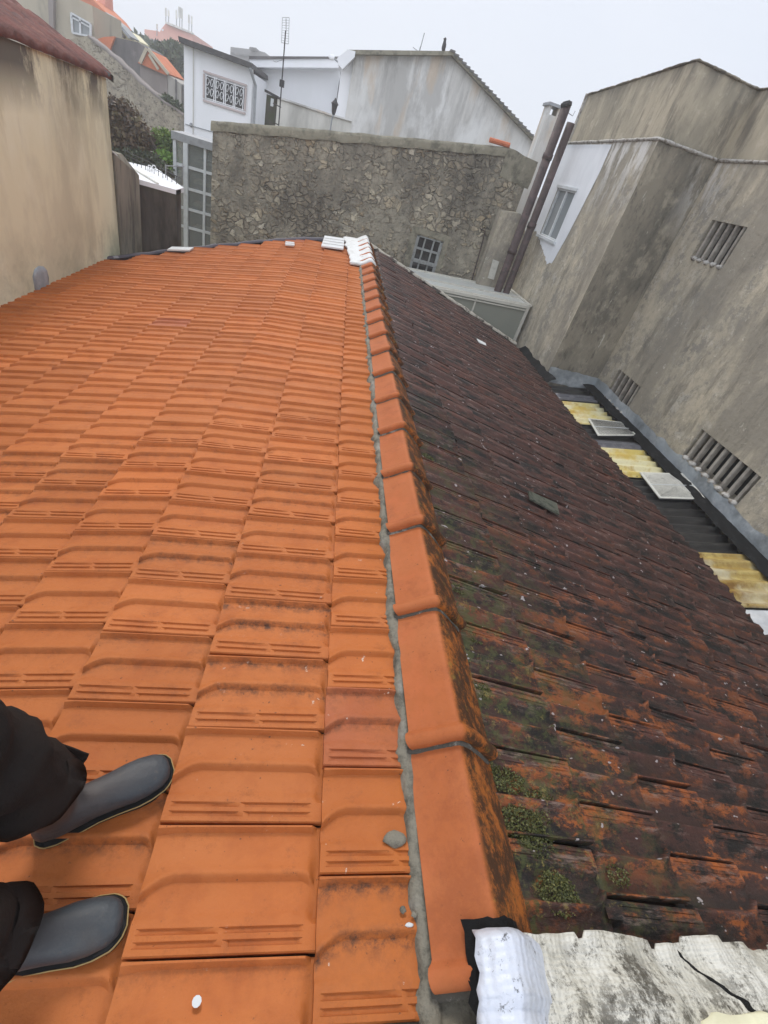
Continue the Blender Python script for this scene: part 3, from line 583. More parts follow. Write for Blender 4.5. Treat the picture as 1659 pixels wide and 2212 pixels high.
# white weather-proofing sheet along the near verge
def mem_z(x, y):
    b = max(float(zRt(x)) + .066, capz(x, .15) + .006 if x < .70 else -9)
    t = np.clip((.20 - y) / .10, 0, 1); b += .03 * t * t * (3 - 2 * t) * (1 if x > .7 else .2)
    b += .026 * mnoise.noise(Vector((x * 5, y * 9, 2))) + .012 * mnoise.noise(Vector((x * 17, y * 14, 5)))
    if y < 0: b -= (0 - y) * .6
    xx = x + (y - .2) * .25; b += .010 * (int(math.floor((xx - .62) / .37)) % 2 == 0) + .006 * (int(math.floor((xx - .55) / .23)) % 2)
    return b
xs = np.concatenate([np.linspace(.62, 1.9, 150), np.linspace(1.92, 4.0, 70)])
P = [[(x, y0 + e, mem_z(x, y0)) for y0, e in [(v_ * (-.45) + (1 - v_) * (.208 + .018 * mnoise.noise(Vector((x * 3.1, 0, 7))) + .012 * round(mnoise.noise(Vector((x * 4.5, 3, 7))) * 2) + .02 * min(max(x - .7, 0), 1)), 0)]] for v_ in np.linspace(0, 1, 26) for x in xs]
P = [[P[i * len(xs) + j][0] for j in range(len(xs))] for i in range(26)]
rough_grid('verge_membrane', P, m_membr, house, amp=.004, freq=22, thick=.006)
P = [[(x, y, capz(x, y) + .026 + (.018 if .10 < y < .20 else .004) + .004 * mnoise.noise(Vector((x * 30, y * 30, 1))) + (.02 * (1 - (x - .485) / .16))) for x in np.linspace(.487 - .10 * (.235 - y) + .006 * mnoise.noise(Vector((0, y * 40, 0))), .712 - (.235 - y) * .10, 18)] for y in np.linspace(.200, -.05, 22)]
rough_grid('ridge_end_membrane', P, m_membr_new, house, amp=.003, freq=40, thick=.004)
P = [[(x, y, capz(x, y) + .018 + (.02 * (1 - (x - .485) / .16)) + .006 * mnoise.noise(Vector((x * 40, y * 40, 1)))) for x in np.linspace(.470 + .012 * mnoise.noise(Vector((0, y * 60, 0))), .60, 12)] for y in np.linspace(.222, -.03, 16)]
rough_grid('tar_smear', P, m_tar, house, amp=.006, freq=50)
# white edge of the near verge below the orange slope
P = [[(x, y, float(zL(x)) + .012 + .014 * mnoise.noise(Vector((x * 12, y * 12, 4)))) for x in np.linspace(.195, .60, 18)] for y in np.linspace(.082, -.5, 14)]
rough_grid('verge_capping', P, m_membr, house, amp=.004, freq=25, thick=.02)
P = [[(1.10 + .22 * t + .018 * mnoise.noise(Vector((t * 9, 0, 1))) + e, .212 - .17 * t, mem_z(1.10 + .22 * t, .212 - .17 * t) + h) for e, h in ((-.010 - .012 * t, .001), (-.004, .009), (.004, .009), (.010 + .016 * t, .001))] for t in np.linspace(0, 1, 40)]
rough_grid('membrane_crack', P, m_tar, house, amp=.004, freq=40)
# cream coping further out on the near verge
P = [[(x + (.10 * mnoise.noise(Vector((y * 18, 2, 0))) if x < 1.2 else 0), y + .030 * mnoise.noise(Vector((x * 6, 0, 3))) + .018 * mnoise.noise(Vector((x * 19, 0, 3))), mem_z(x, y) - .02 + .03 * min(1, (x - 1.02) * 3) + .02 * mnoise.noise(Vector((x * 4, y * 6, 9)))) for x in np.linspace(1.02, 4.0, 60)] for y in np.linspace(.085, -.6, 10)]
rough_grid('verge_coping', P, m_render_y, house, amp=.006, freq=14, thick=.03)
# far end: white sealant over the ridge, translucent tiles, verge mortar
P = []
for y in np.linspace(7.02, 9.2, 26):
    a = .22 + .06 * mnoise.noise(Vector((0, y * 6, 0))) - .06 * (y - 7); b = .56 - .03 * (y - 7)
    P.append([(x, y, capz(x, y) + .03) for x in np.linspace(a, b, 16)])
rough_grid('ridge_sealant', P, m_patchw, house, amp=.012, freq=9, thick=.03)
def flat_tile(x, y, w_, l_, name='glass_tile'):
    c = [(x, y), (x - l_, y), (x - l_, y + w_), (x, y + w_)]
    MB().prism([(a, b, float(zL(a)) + .052 + .01 * (x - a) / l_) for a, b in c], (0, 0, -.02)).build(name, m_whitep, house)
for q in [(-2.0, 7.55, .22, .30), (-.62, 7.95, .09, .13), (-.64, 8.12, .09, .13), (.10, 8.0, .21, .33), (.10, 8.26, .21, .33), (.10, 8.52, .21, .33), (.10, 8.78, .21, .33)]: flat_tile(*q)
P = [[(x, 8.93 - .03 * (x - .5) / .345 * .3 + d, float(zRt(x)) + h) for d, h in ((-.10, .02), (-.09, .05), (-.02, .055), (.03, .03), (.04, -.25))] for x in np.linspace(.5, 3.6, 90)]
rough_grid('verge_mortar', P, mat('pale_verge_mortar', (.42, .39, .32), .9, bump=.5, layers=(dict(c=(.05, .04, .035), s=8, d=8, lo=.50, hi=.58, w=.95),)), house, amp=.012, freq=9)
P = [[(x, yend_left(x) + d, float(zL(x)) + h) for d, h in ((-.03, .0), (-.01, .03), (.05, .03), (.08, -.25))] for x in np.linspace(-2.95, .3, 80)]
rough_grid('far_verge_flashing', P, mat('lead_flashing', (.075, .07, .085), .6, layers=(dict(c=(.3, .29, .3), s=5, d=6, lo=.62, hi=.66, w=.8),)), house, amp=.012, freq=6)
# odd bits lying on the dark slope
me_ = MB()
for (px, py, sx, sy, m_) in ():
    pass
def on_right(px, py, dz=.03):
    r = ray(px, py); n = Vector((TR, 0, 1)); d = (-.02 + .62 * TR + dz); return CP + r * ((d - n.dot(CP)) / n.dot(r))
def on_left(px, py, dz=.02):
    r = ray(px, py); n = Vector((-TL1, 0, 1)); d = (-.41 * TL1 + dz); return CP + r * ((d - n.dot(CP)) / n.dot(r))
def chip(name, label, cat, poly, f, m, th=.012):
    pts = [f(x, y) for x, y in poly]; c = sum(pts, Vector()) / len(pts)
    o = MB().prism([(p.x, p.y, p.z) for p in pts], (0, 0, -th)).build(name, m); o.modifiers.new('b', 'BEVEL').width = .002; return tag(o, label, cat)
chip('white_shard', 'narrow white shard lying on the dark tiles towards the far eave', 'shard', [(1030, 731), (1049, 741), (1051, 747), (1035, 739)], on_right, m_whitep)
pc = MB(); q = [on_right(*p, .035) for p in [(1141, 1060), (1202, 1087), (1208, 1112), (1146, 1078)]]
n_ = 16
for i in range(n_):
    a, b = i / n_, (i + 1) / n_; l0, l1 = q[0].lerp(q[3], a), q[0].lerp(q[3], b); r0, r1 = q[1].lerp(q[2], a), q[1].lerp(q[2], b); h = .006 * (i % 2)
    pc.prism([l0 + Vector((0, 0, h)), r0 + Vector((0, 0, h)), r1 + Vector((0, 0, h)), l1 + Vector((0, 0, h))], (0, 0, -.012))
tag(pc.build('ribbed_sheet_scrap', mat('grey_green_sheet', (.12, .125, .095), .6, layers=(dict(c=(.04, .045, .035), s=20, d=8, lo=.5, hi=.62, w=.8),))), 'small grey-green ribbed sheet lying amid the dark tiles', 'roof sheet')
# mortar crumbs on the orange tiles
def crumb(px, py, r, label, m=m_mortar, fl=.6, cat='mortar crumb'):
    p = on_left(px, py, .022); o = lump('mortar_crumb' if m is m_mortar else 'plaster_flake', (p.x, p.y, p.z), r, m, None, int(px), fl); return tag(o, label, cat)
crumb(852, 1812, (.030, .018, .016), 'largest grey mortar lump, half round, on the tile beside the ridge', cat='mortar lump')
o = crumb(870, 1965, (.007, .007, .006), 'x'); o['label'] = 'left pebble of the close pair on the stained tile beside the ridge mortar'
o = crumb(895, 1976, (.007, .006, .005), 'right pebble of the close pair on the stained tile beside the ridge mortar')
crumb(884, 1998, (.010, .004, .004), 'thin white flake just below the pair of pebbles near the ridge', m_whitep, .5, 'plaster flake')
p = on_left(425, 2163, .026); o = MB().tube([(p.x, p.y, p.z - .004), (p.x, p.y, p.z)], .0085, 10).build('white_paint_spot', m_whitep); tag(o, 'round white spot dropped on the nearest orange tile by the boots', 'paint spot')

# ================================================================== GROUND AND AIR
GZ = -5.0
g = MB().add([(-130, -60, GZ), (130, -60, GZ), (130, 150, GZ), (-130, 150, GZ)], [(0, 1, 2, 3)]).build('ground', m_earth); tag(g, kind='structure')

def panel(name, O, A, ln, z0, tops, holes, inward, m, parent, depth=.14):
    """wall face along A from O (length ln) with openings (a0, a1, z0, z1), reveals and dark back; tops = [(a, z), ...]"""
    O, A, I = Vector(O), Vector(A), Vector(inward)
    aa = sorted({0, ln, *[t[0] for t in tops], *[h[0] for h in holes], *[h[1] for h in holes]})
    zz = sorted({z0, *[h[2] for h in holes], *[h[3] for h in holes]})
    top = lambda a: float(np.interp(a, [t[0] for t in tops], [t[1] for t in tops]))
    P = lambda a, z, d=0: tuple(O + A * a + I * d + Vector((0, 0, z - O.z)))
    mb = MB()
    for i in range(len(aa) - 1):
        a0, a1 = aa[i], aa[i + 1]
        for j in range(len(zz)):
            zl = zz[j]; last = j == len(zz) - 1; zh = None if last else zz[j + 1]
            if not last and any(h[0] <= a0 + 1e-6 and a1 <= h[1] + 1e-6 and h[2] <= zl + 1e-6 and zh <= h[3] + 1e-6 for h in holes): continue
            mb.add([P(a0, zl), P(a1, zl), P(a1, top(a1) if last else zh), P(a0, top(a0) if last else zh)], [(0, 1, 2, 3)])
    for h in holes:
        a0, a1, l, u = h
        mb.add([P(a0, l), P(a1, l), P(a1, u), P(a0, u), P(a0, l, depth), P(a1, l, depth), P(a1, u, depth), P(a0, u, depth)], [(0, 1, 5, 4), (1, 2, 6, 5), (2, 3, 7, 6), (3, 0, 4, 7)])
    me = bpy.data.meshes.new(name); me.from_pydata(mb.v, [], mb.f); me.update()
    bm = bmesh.new(); bm.from_mesh(me); bmesh.ops.remove_doubles(bm, verts=bm.verts, dist=1e-5); bmesh.ops.recalc_face_normals(bm, faces=bm.faces); bm.to_mesh(me); bm.free()
    return link(name, me, m, parent)

# ------------------------------------------------------------------ big weathered building on the right
rb = thing('concrete_building', 'tall blotched concrete building on the right with barred vents and a fresh white patch', 'building', (6, 7, GZ))
XW, XF, YC = 4.80, 3.87, 7.65
vents = [(6.36, 7.08, 1.20, 1.66), (6.50, 7.22, -.97, -.50), (3.93, 5.02, -.80, -.41)]
ZS = 2.30
lo_h = [(YC - b, YC - a, z0, z1) for a, b, z0, z1 in vents]
panel('side_wall', (XW, YC, GZ), (0, -1, 0), 12, GZ, [(0, ZS), (12, ZS)], lo_h, (1, 0, 0), m_conc, rb, .2)
panel('upper_side_wall', (XW + .05, YC + .04, ZS), (0, -1, 0), 12, ZS, [(0, 3.06), (12, 3.06)], [], (1, 0, 0), m_conc_top, rb)
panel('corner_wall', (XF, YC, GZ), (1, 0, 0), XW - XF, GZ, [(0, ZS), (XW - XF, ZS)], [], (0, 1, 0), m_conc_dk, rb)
panel('upper_corner_wall', (XF + .03, YC + .04, ZS), (1, 0, 0), XW - XF + .02, ZS, [(0, 3.09), (XW - XF + .02, 3.06)], [], (0, 1, 0), m_conc_top, rb)
panel('back_side_wall', (XF, 11.15, GZ), (0, -1, 0), 11.15 - YC, GZ, [(0, ZS - .04), (11.15 - YC, ZS)], [(.62, 1.54, .80, 1.575)], (1, 0, 0), m_conc, rb, .1)
panel('upper_back_wall', (XF + .03, 10.95, ZS - .05), (0, -1, 0), 10.95 - YC - .04, ZS - .05, [(0, 2.97), (10.95 - YC - .04, 3.09)], [], (1, 0, 0), m_conc_top, rb)
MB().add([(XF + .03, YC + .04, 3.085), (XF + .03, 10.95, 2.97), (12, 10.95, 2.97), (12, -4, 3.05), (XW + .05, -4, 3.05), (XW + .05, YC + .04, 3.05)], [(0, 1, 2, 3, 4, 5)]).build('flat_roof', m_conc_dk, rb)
MB().add([(XF, 11.15, GZ), (12, 11.15, GZ), (12, 11.15, ZS - .04), (XF, 11.15, ZS - .04), (XF + .03, 10.95, ZS - .05), (12, 10.95, ZS - .05), (12, 10.95, 2.97), (XF + .03, 10.95, 2.97)], [(0, 1, 2, 3), (4, 5, 6, 7)]).build('far_wall', m_conc, rb)
# cornice band
def wavy_band(name, pts, out, h, m, parent, n=40):
    P = []
    for (p, q) in zip(pts[:-1], pts[1:]):
        for k in range(n):
            t = k / n; c = Vector(p).lerp(Vector(q), t); o = Vector(out[pts.index(p)]); a = 1 + .5 * mnoise.noise(c * 7) + .35 * mnoise.noise(c * 19); 
            P.append([c + Vector((0, 0, h * .6)), c + o * .022 * a + Vector((0, 0, h * .5 * a)), c + o * .034 * a, c + o * .018 * a - Vector((0, 0, h * .5 * a)), c - Vector((0, 0, h * .6))])
    return rough_grid(name, P, m, parent, amp=.005, freq=20)
wavy_band('cornice', [(XF, 11.15, ZS - .04), (XF, YC, ZS), (XW, YC, ZS), (XW, -4, ZS)], [(-1, 0, 0), (0, -1, 0), (-1, 0, 0)], .034, m_cornice, rb, 90)
wavy_band('parapet_edge', [(XF + .03, 10.95, 2.965), (XF + .03, YC + .04, 3.085), (XW + .05, YC + .04, 3.05), (XW + .05, -4, 3.05)], [(-1, 0, 0), (0, -1, 0), (-1, 0, 0)], .02, m_conc_dk, rb, 60)
MB().bar((XF + .02, 10.96, ZS - .05), (XF + .02, 10.96, 2.98), .05).build('white_corner_strip', m_cornice, rb)
# fresh white patch with a ragged lower edge round the far window
yy = np.linspace(11.14, 9.0, 60); rag = []
for y in yy:
    base = float(np.interp(y, [9.0, 9.2, 9.35, 9.6, 9.9, 10.4, 10.8, 11.14], [1.9, .9, .47, .43, .55, .70, .80, .86])); rag.append(base + .05 * mnoise.noise(Vector((y * 6, 0, 0))) + .03 * mnoise.noise(Vector((y * 20, 0, 0))))
mb = MB(); W0, W1, Z0, Z1 = 9.61, 10.53, .80, 1.575
topz = ZS - .06
for i in range(len(yy) - 1):
    y0, y1 = yy[i], yy[i + 1]; mid = (y0 + y1) / 2
    if mid < 9.25: t_ = (mid - 9.0) / .25; 
    lo0, lo1 = rag[i], rag[i + 1]
    segs = [(lo0, lo1, Z0, Z0), (Z1, Z1, topz, topz)] if W0 < mid < W1 else [(lo0, lo1, topz, topz)]
    for a, b, c, d in segs: mb.add([(XF - .006, y0, a), (XF - .006, y1, b), (XF - .006, y1, d), (XF - .006, y0, c)], [(0, 1, 2, 3)])
mb.build('white_render_patch', m_patch_white, rb)
# window in the patch
wf = MB(); fx = XF + .03
for a, b in (((fx, W0, Z0), (fx, W1, Z0)), ((fx, W0, Z1), (fx, W1, Z1))): wf.bar(a, b, .05, .05)
for y in (W0 + .025, W1 - .025, (W0 + W1) / 2): wf.bar((fx, y, Z0), (fx, y, Z1), .045, .05)
win = wf.build('window', m_alu, rb, bevel=.004)
MB().box((XF - .05, W0 - .06, Z0 - .05), (XF + .02, W1 + .06, Z0 - .005)).build('sill', m_alu, win)
MB().box((XF - .025, W0 - .05, Z1 + .005), (XF + .02, W1 + .05, Z1 + .05)).build('head_trim', m_alu, win)
MB().box((fx + .01, W0, Z0), (fx + .016, W1, Z1)).build('pane', m_gl2, win)
P = [[(fx + .10 + .012 * math.sin(y * 60), y, z) for y in np.linspace(W0, W0 + .36, 40)] for z in (Z0, Z0 + .35, Z0 + .5)]
rough_grid('curtain', P, m_curtain, win)
MB().box((fx + .3, W0 - .1, Z0 - .1), (fx + .32, W1 + .1, Z1 + .1)).build('dark_room', m_void, win)
# vents with precast bars
for k, (a, b, z0, z1) in enumerate(vents):
    nb = [5, 5, 8][k]; n_bars = MB(); sl = 0
    v_ = MB().add([(XW + .2, a, z0), (XW + .2, b, z0), (XW + .2, b, z1), (XW + .2, a, z1)], [(0, 1, 2, 3)]).build('vent', m_void, rb)
    for i in range(nb):
        y = a + (i + .42) * (b - a) / nb + .01
        q = MB().box((XW + .012, y - .021, z0 - .004), (XW + .075, y + .021, z1 + .004)); q.build('bar', m_stonebars, v_, bevel=.006)
    for i in range(nb):
        y = a + (i + .42) * (b - a) / nb; lump('sill_crust', (XW + .01, y, z0 + .0), (.05, .05, .03), m_cornice, v_, i + k * 9)
# crusty white trail under the lowest wall joint
P = [[(XW - .012 - .01 * t, y, -.98 + .13 * t + .05 * mnoise.noise(Vector((0, y * 4, t))) + (y < 4.4) * .0) for t in (1.25, .9, .5, .1, -.3)] for y in np.linspace(7.64, -1, 200)]
rough_grid('base_flashing', P, m_flash, rb, amp=.02, freq=7)
P = [[(x, YC - .012 - .01 * t, -1.05 + .2 * t) for t in (1.1, .7, .3, -.2)] for x in np.linspace(XF, XW, 24)]
rough_grid('corner_flashing', P, m_flash, rb, amp=.015, freq=7)
# broken dark gutter between the dark eave and the corner of the building
P = [[(3.45 + .30 * t + .03 * mnoise.noise(Vector((y * 5, t, 0))), y, -1.02 - .10 * math.sin(t * 3.14) + .04 * mnoise.noise(Vector((y * 4, t, 2)))) for t in np.linspace(0, 1.4, 8)] for y in np.linspace(8.95, 7.3, 30)]
rough_grid('black_gutter', P, m_flashb, rb, amp=.03, freq=7)
sc = MB(); 
P = [[(XW - .02 - .2 * t, y, -.965 - .035 * t + .015 * math.sin(t * 3)) for t in (-.05, .2, .5, .8, 1)] for y in np.linspace(7.66, -1, 120)]
rough_grid('gutter_strip', P, m_flashb, rb, amp=.012, freq=8)

# ------------------------------------------------------------------ lean-to roof of mixed sheets below the eave
lt = thing('lean_to', 'low lean-to roof of yellow, black and white sheets against the concrete wall', 'lean-to', (4.2, 4, GZ))
T8 = math.tan(R_(8))
def zs(x): return -1.15 + (x - 3.75) * T8
def sheet(name, y0, y1, x0, x1, m, dz=0, amp=.02, per=.146, rag=0, th=.004):
    P = []
    for y in np.arange(y0, y1 + 1e-6, per / 10):
        a = x0 + rag * abs(mnoise.noise(Vector((y * 9, 3, 0)))) + rag * .7 * max(0, mnoise.noise(Vector((y * 3, 8, 0))))
        P.append([(x, y, zs(x) + dz + amp * math.cos(2 * math.pi * y / per)) for x in np.linspace(a, x1 + .012 * (int(y / per * 1) % 2), 10)])
    o = rough_grid(name, P, m, lt, amp=.0015, freq=8, thick=th); return o
sheet('white_sheet', -1, 2.60, 3.3, 4.78, m_corr_w, -.01, .006)
sheet('yellow_sheet', 2.60, 3.33, 3.3, 4.76, m_corr_y, .0, .019)
sheet('black_sheet', 3.25, 7.6, 3.2, 4.66, m_corr_k, -.035, .022)
sheet('pale_yellow_sheet', 4.74, 5.46, 3.55, 4.62, m_corr_y2, -.002, .017, rag=.12)
sheet('pale_yellow_sheet', 6.10, 6.96, 3.45, 4.56, m_corr_y2, .002, .017, rag=.10)
sheet('clear_sheet', 6.96, 7.25, 3.9, 4.6, mat('grey_clear_sheet', (.10, .10, .11), .35, layers=(dict(c=(.2, .19, .2), s=9, d=6, lo=.5, hi=.65, w=.7),)), .008, .018)
sheet('clear_sheet', 5.46, 5.66, 3.9, 4.66, MATS['grey_clear_sheet'], .004, .018)
for q, lbl in (([(4.12, 6.23), (4.62, 6.19), (4.65, 5.81), (4.05, 5.72)], 1), ([(4.20, 4.76), (4.80, 4.80), (4.74, 4.27), (4.17, 4.24)], 2)):
    pts = [Vector((x, y, zs(x) + .045)) for x, y in q]; c = sum(pts, Vector()) / 4
    ct = MB().prism([c + (p - c) * .96 for p in pts], (0, 0, -.045)).build('skylight_kerb', m_dark if False else m_iron, lt)
    MB().prism([c + (p - c) * 1.06 for p in pts], (0, 0, -.012)).build('skylight_lid', m_skyl, ct)
    fr = MB()
    fr.bar((pts[0] + pts[3]) / 2 + Vector((0, 0, .003)), (pts[1] + pts[2]) / 2 + Vector((0, 0, .003)), .008, .006)
    fr.build('lid_frame', m_alu, ct)
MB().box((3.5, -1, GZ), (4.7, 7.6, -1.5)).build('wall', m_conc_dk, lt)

# ------------------------------------------------------------------ rubble wall building straight ahead
YS = 11.0
def S_(px, py, Y=YS): return onY(px, py, Y)
def facade(name, tops, Y, m, parent, depth=.5, holes=(), bottom=GZ, ow=.15):
    pts = [S_(px, py, Y) for px, py in tops]; x0, x1 = pts[0].x, pts[-1].x
    a = panel(name, (x0, Y, bottom), (1, 0, 0), x1 - x0, bottom, [(p.x - x0, p.z) for p in pts], [(h[0] - x0, h[1] - x0, h[2], h[3]) for h in holes], (0, 1, 0), m, parent, ow)
    # top, back and ends give the wall its thickness
    vs = []; n = len(pts)
    for p in pts: vs += [(p.x, Y, p.z), (p.x, Y + depth, p.z)]
    fs = [(2 * i, 2 * i + 2, 2 * i + 3, 2 * i + 1) for i in range(n - 1)]
    k = len(vs); vs += [(x0, Y, bottom), (x0, Y + depth, bottom), (x1, Y, bottom), (x1, Y + depth, bottom)]
    fs += [(0, 1, k + 1, k), (2 * n - 2, k + 2, k + 3, 2 * n - 1)] + [tuple([k + 1] + [2 * i + 1 for i in range(n)] + [k + 3])]
    MB().add(vs, fs).build(name + '_body', m, parent); return pts
rw = thing('rubble_building', 'old rubble stone wall straight ahead with one small grid window and a concrete coping', 'stone wall', (.5, YS, GZ))
w0 = [S_(900, 505), S_(962, 520), S_(935, 592), S_(888, 578)]
wx0, wx1, wz0, wz1 = 1.56, 2.13, -.52, .155
pts = facade('rubble_face', [(460, 265), (700, 285), (1100, 322), (1152, 352)], YS, m_rubble, rw, .5, [(wx0, wx1, wz0, wz1)], ow=.16)
cp = []
for i, x in enumerate(np.linspace(pts[0].x - .03, pts[2].x, 70)):
    z = float(np.interp(x, [p.x for p in pts], [p.z for p in pts])); n_ = .02 * mnoise.noise(Vector((x * 3, 0, 0)))
    cp.append([(x, YS - .03 + n_, z - .12 + n_), (x, YS - .045 + n_, z - .02), (x, YS - .02, z + .03), (x, YS + .5, z + .03), (x, YS + .53, z - .1)])
rough_grid('coping', cp, m_coping, rw, amp=.01, freq=6)
MB().tube([(pts[2].x - .42, YS - .02, pts[2].z + .035), (pts[2].x - .02, YS - .02, pts[2].z + .05)], .04, 8).build('orange_coping_tile', m_orroof, rw)
P = [[(x, YS - .02, z) for z in np.linspace(zt, zt - .45, 5)] for x, zt in [(pts[2].x - .02 + t * (pts[3].x - pts[2].x + .1), pts[2].z + t * (pts[3].z - pts[2].z) + .03) for t in np.linspace(0, 1, 12)]]
rough_grid('sloped_plaster', P, m_coping, rw, amp=.02, freq=5)
# grid window
wn = MB(); fy = YS + .04
for a, b in (((wx0, fy, wz0), (wx1, fy, wz0)), ((wx0, fy, wz1), (wx1, fy, wz1)), ((wx0 + .03, fy, wz0), (wx0 + .03, fy, wz1)), ((wx1 - .03, fy, wz0), (wx1 - .03, fy, wz1))): wn.bar(a, b, .06, .06)
wn.bar((wx0, fy - .01, wz0 + .21), (wx1, fy - .01, wz0 + .21), .05, .07)
sash = wn.build('window', m_grey_fr, rw, bevel=.004)
mt = MB()
for t in (1 / 3, 2 / 3): mt.bar((wx0 + (wx1 - wx0) * t, fy, wz0), (wx0 + (wx1 - wx0) * t, fy, wz1), .032, .04)
mt.bar((wx0, fy, wz0 + .44), (wx1, fy, wz0 + .44), .032, .04)
mt.build('muntin_grid', m_grey_fr, sash)
MB().box((wx0, fy + .02, wz0), (wx1, fy + .025, wz1)).build('pane', glass('black_glass', (.02, .02, .02), .9, .1), sash)
MB().box((wx0 - .2, YS + .45, wz0 - .2), (wx1 + .2, YS + .46, wz1 + .2)).build('dark_room', m_void, sash)
P = [[(wx0 - .13 + (wx1 - wx0 + .26) * s_, YS - .012, wz1 + .11 - (wz1 - wz0 + .2) * t) if not (0.12 < s_ < .88) else (wx0 - .13 + (wx1 - wx0 + .26) * s_, YS - .012, wz1 + .13 - .12 * min(t * 3, 1)) for s_ in np.linspace(0, 1, 14)] for t in np.linspace(0, 1, 8)]
sur = MB().box((wx0 - .13, YS - .012, wz0), (wx0, YS + .01, wz1 + .02)).box((wx1, YS - .012, wz0), (wx1 + .10, YS + .01, wz1 + .02)).box((wx0 - .13, YS - .014, wz1 + .02), (wx1 + .12, YS + .01, wz1 + .13))
sur.build('plaster_surround', m_coping, sash)
tl = S_(1028, 440); MB().tube([(S_(1036, 493)), S_(1048, 500, YS - .03), S_(1043, 520, YS - .03), S_(1018, 610, YS - .03)], .012, 6).build('cable', m_rust, rw)
# lower rough pier in front of the rubble wall
pier = thing('rendered_pier', 'streaked plastered pier beside the two dark pipes', 'pier', (3.2, 10.7, GZ))
facade('pier_face', [(1084, 455), (1125, 462), (1135, 500)], 10.7, m_conc, pier, .3)
a = S_(1083, 455, 10.7); b = S_(1040, 590, 10.7)
pz = MB().prism([S_(1065, 560, 10.68), S_(1078, 565, 10.68), S_(1066, 604, 10.68), S_(1053, 600, 10.68)], (0, -.02, 0)); pz.build('old_board', m_cream_fr, pier)
# two pipes
pg = 'downpipes in the corner'
for i, ((ax, ay), (bx, by), rr, lab) in enumerate([((1226, 228), (1078, 615), .078, 'taller rusty pipe with a hooked open top, left of the close pair'), ((1232, 265), (1098, 615), .070, 'shorter rusty pipe tight against the concrete corner, right of the close pair')]):
    Yp = 10.35 + .0 * i; A, B = S_(ax, ay, Yp), S_(bx, by, Yp); A.x = B.x = (A.x + B.x) / 2 + (.0 if i == 0 else .015)
    t = thing('rusty_pipe', lab, 'pipe', (A.x, Yp, GZ), pg)
    MB().tube([(A.x, Yp, GZ), (A.x, Yp, A.z)], rr, 14).build('pipe_body', m_rust, t, True)
    jn = MB()
    for z in np.arange(-1.2 + .5 * i, A.z - .3, 1.55): MB().tube([(A.x, Yp, z), (A.x, Yp, z + .09)], rr + .012, 14).build('collar', m_rust, t, True)
    if i == 0:
        MB().tube([(A.x, Yp, A.z - .02), (A.x - .02, Yp, A.z + .03), (A.x - .03, Yp, A.z + .05)], [rr + .012, rr + .014, rr * .7], 14).build('open_top', m_iron, t, True)
        MB().tube([(A.x + .05, Yp, A.z - .08), (A.x + .17, Yp, A.z - .10), (A.x + .18, Yp, A.z - .03)], .006, 6).build('hook', m_steel, t)
# square chimney
ch = thing('square_chimney', 'tall grey square chimney with a small open cap behind the rusty pipes', 'chimney', (3.7, 12.4, GZ))
A = S_(1182, 245, 12.4); B = S_(1207, 250, 12.4)
MB().box((A.x, 12.4, GZ), (B.x, 12.75, A.z)).build('stack', m_gable, ch, bevel=.01)
cpz = A.z; MB().box((A.x, 12.4, cpz), (A.x + .05, 12.75, cpz + .13)).box((B.x - .05, 12.4, cpz), (B.x, 12.75, cpz + .13)).build('cap_side', m_gable, ch)
MB().box((A.x - .04, 12.36, cpz + .13), (B.x + .04, 12.79, cpz + .18)).build('cap_slab', m_steel, ch)

# ------------------------------------------------------------------ glazed lean-to conservatory past the dark verge
cons = thing('conservatory', 'low cream-framed glass conservatory between the dark verge and the stone wall', 'conservatory', (2.6, 10.1, GZ))
c1, c2, c0 = S_(1145, 660, 9.4), S_(885, 590, 9.4), S_(1085, 625, 10.85)
xa, xb_ = 1.46, 3.81
def zc(x, y): return -.34 + (x - 3.8) * .058 - (y - 9.4) * .02
def cb(mb, x0, y0, x1, y1, w_, h_, dz=0): mb.bar((x0, y0, zc(x0, y0) + dz), (x1, y1, zc(x1, y1) + dz), w_, h_)
fr = MB()
cb(fr, xa, 9.4, xb_, 9.4, .05, .05); cb(fr, xa, 9.39, xb_, 9.39, .03, .02, -.06)
for x, w_ in ((xb_ - .03, .055), (2.74, .03), (1.7, .03)): fr.bar((x, 9.4, zc(x, 9.4)), (x, 9.4, -2.4), w_)
fr.bar((xa, 9.4, -2.3), (xb_, 9.4, -2.3), .06); fr.build('front_frame', m_cream_fr, cons)
rf = MB()
cb(rf, xa, 9.44, xb_, 9.44, .05, .03, .035); cb(rf, xa, 10.0, xb_, 10.0, .04, .03, .035); cb(rf, xa, 10.84, xb_, 10.84, .05, .03, .035); cb(rf, xb_, 9.38, xb_, 10.87, .07, .03, .036)
rf.build('roof_frame', m_cream_fr, cons)
MB().prism([(x, y, zc(x, y) + .022) for x, y in ((xa, 9.4), (xb_, 9.4), (xb_, 10.85), (xa, 10.85))], (0, 0, -.008)).build('roof_sheet', glass('milky_sheet', (.66, .67, .62), .88, .35), cons)
MB().add([(xa, 9.405, -2.3), (xb_, 9.405, -2.3), (xb_, 9.405, zc(xb_, 9.4) - .03), (xa, 9.405, zc(xa, 9.4) - .03)], [(0, 1, 2, 3)]).build('front_pane', m_gl, cons)
MB().box((xa, 9.4, GZ), (xb_, 9.5, -2.33)).box((xa, 10.8, -2.3), (xb_, 10.85, -.55)).build('low_wall', m_greyw, cons)
lump('white_bundle', (2.98, 9.55, -1.0), (.06, .05, .045), m_curtain, cons, 4)

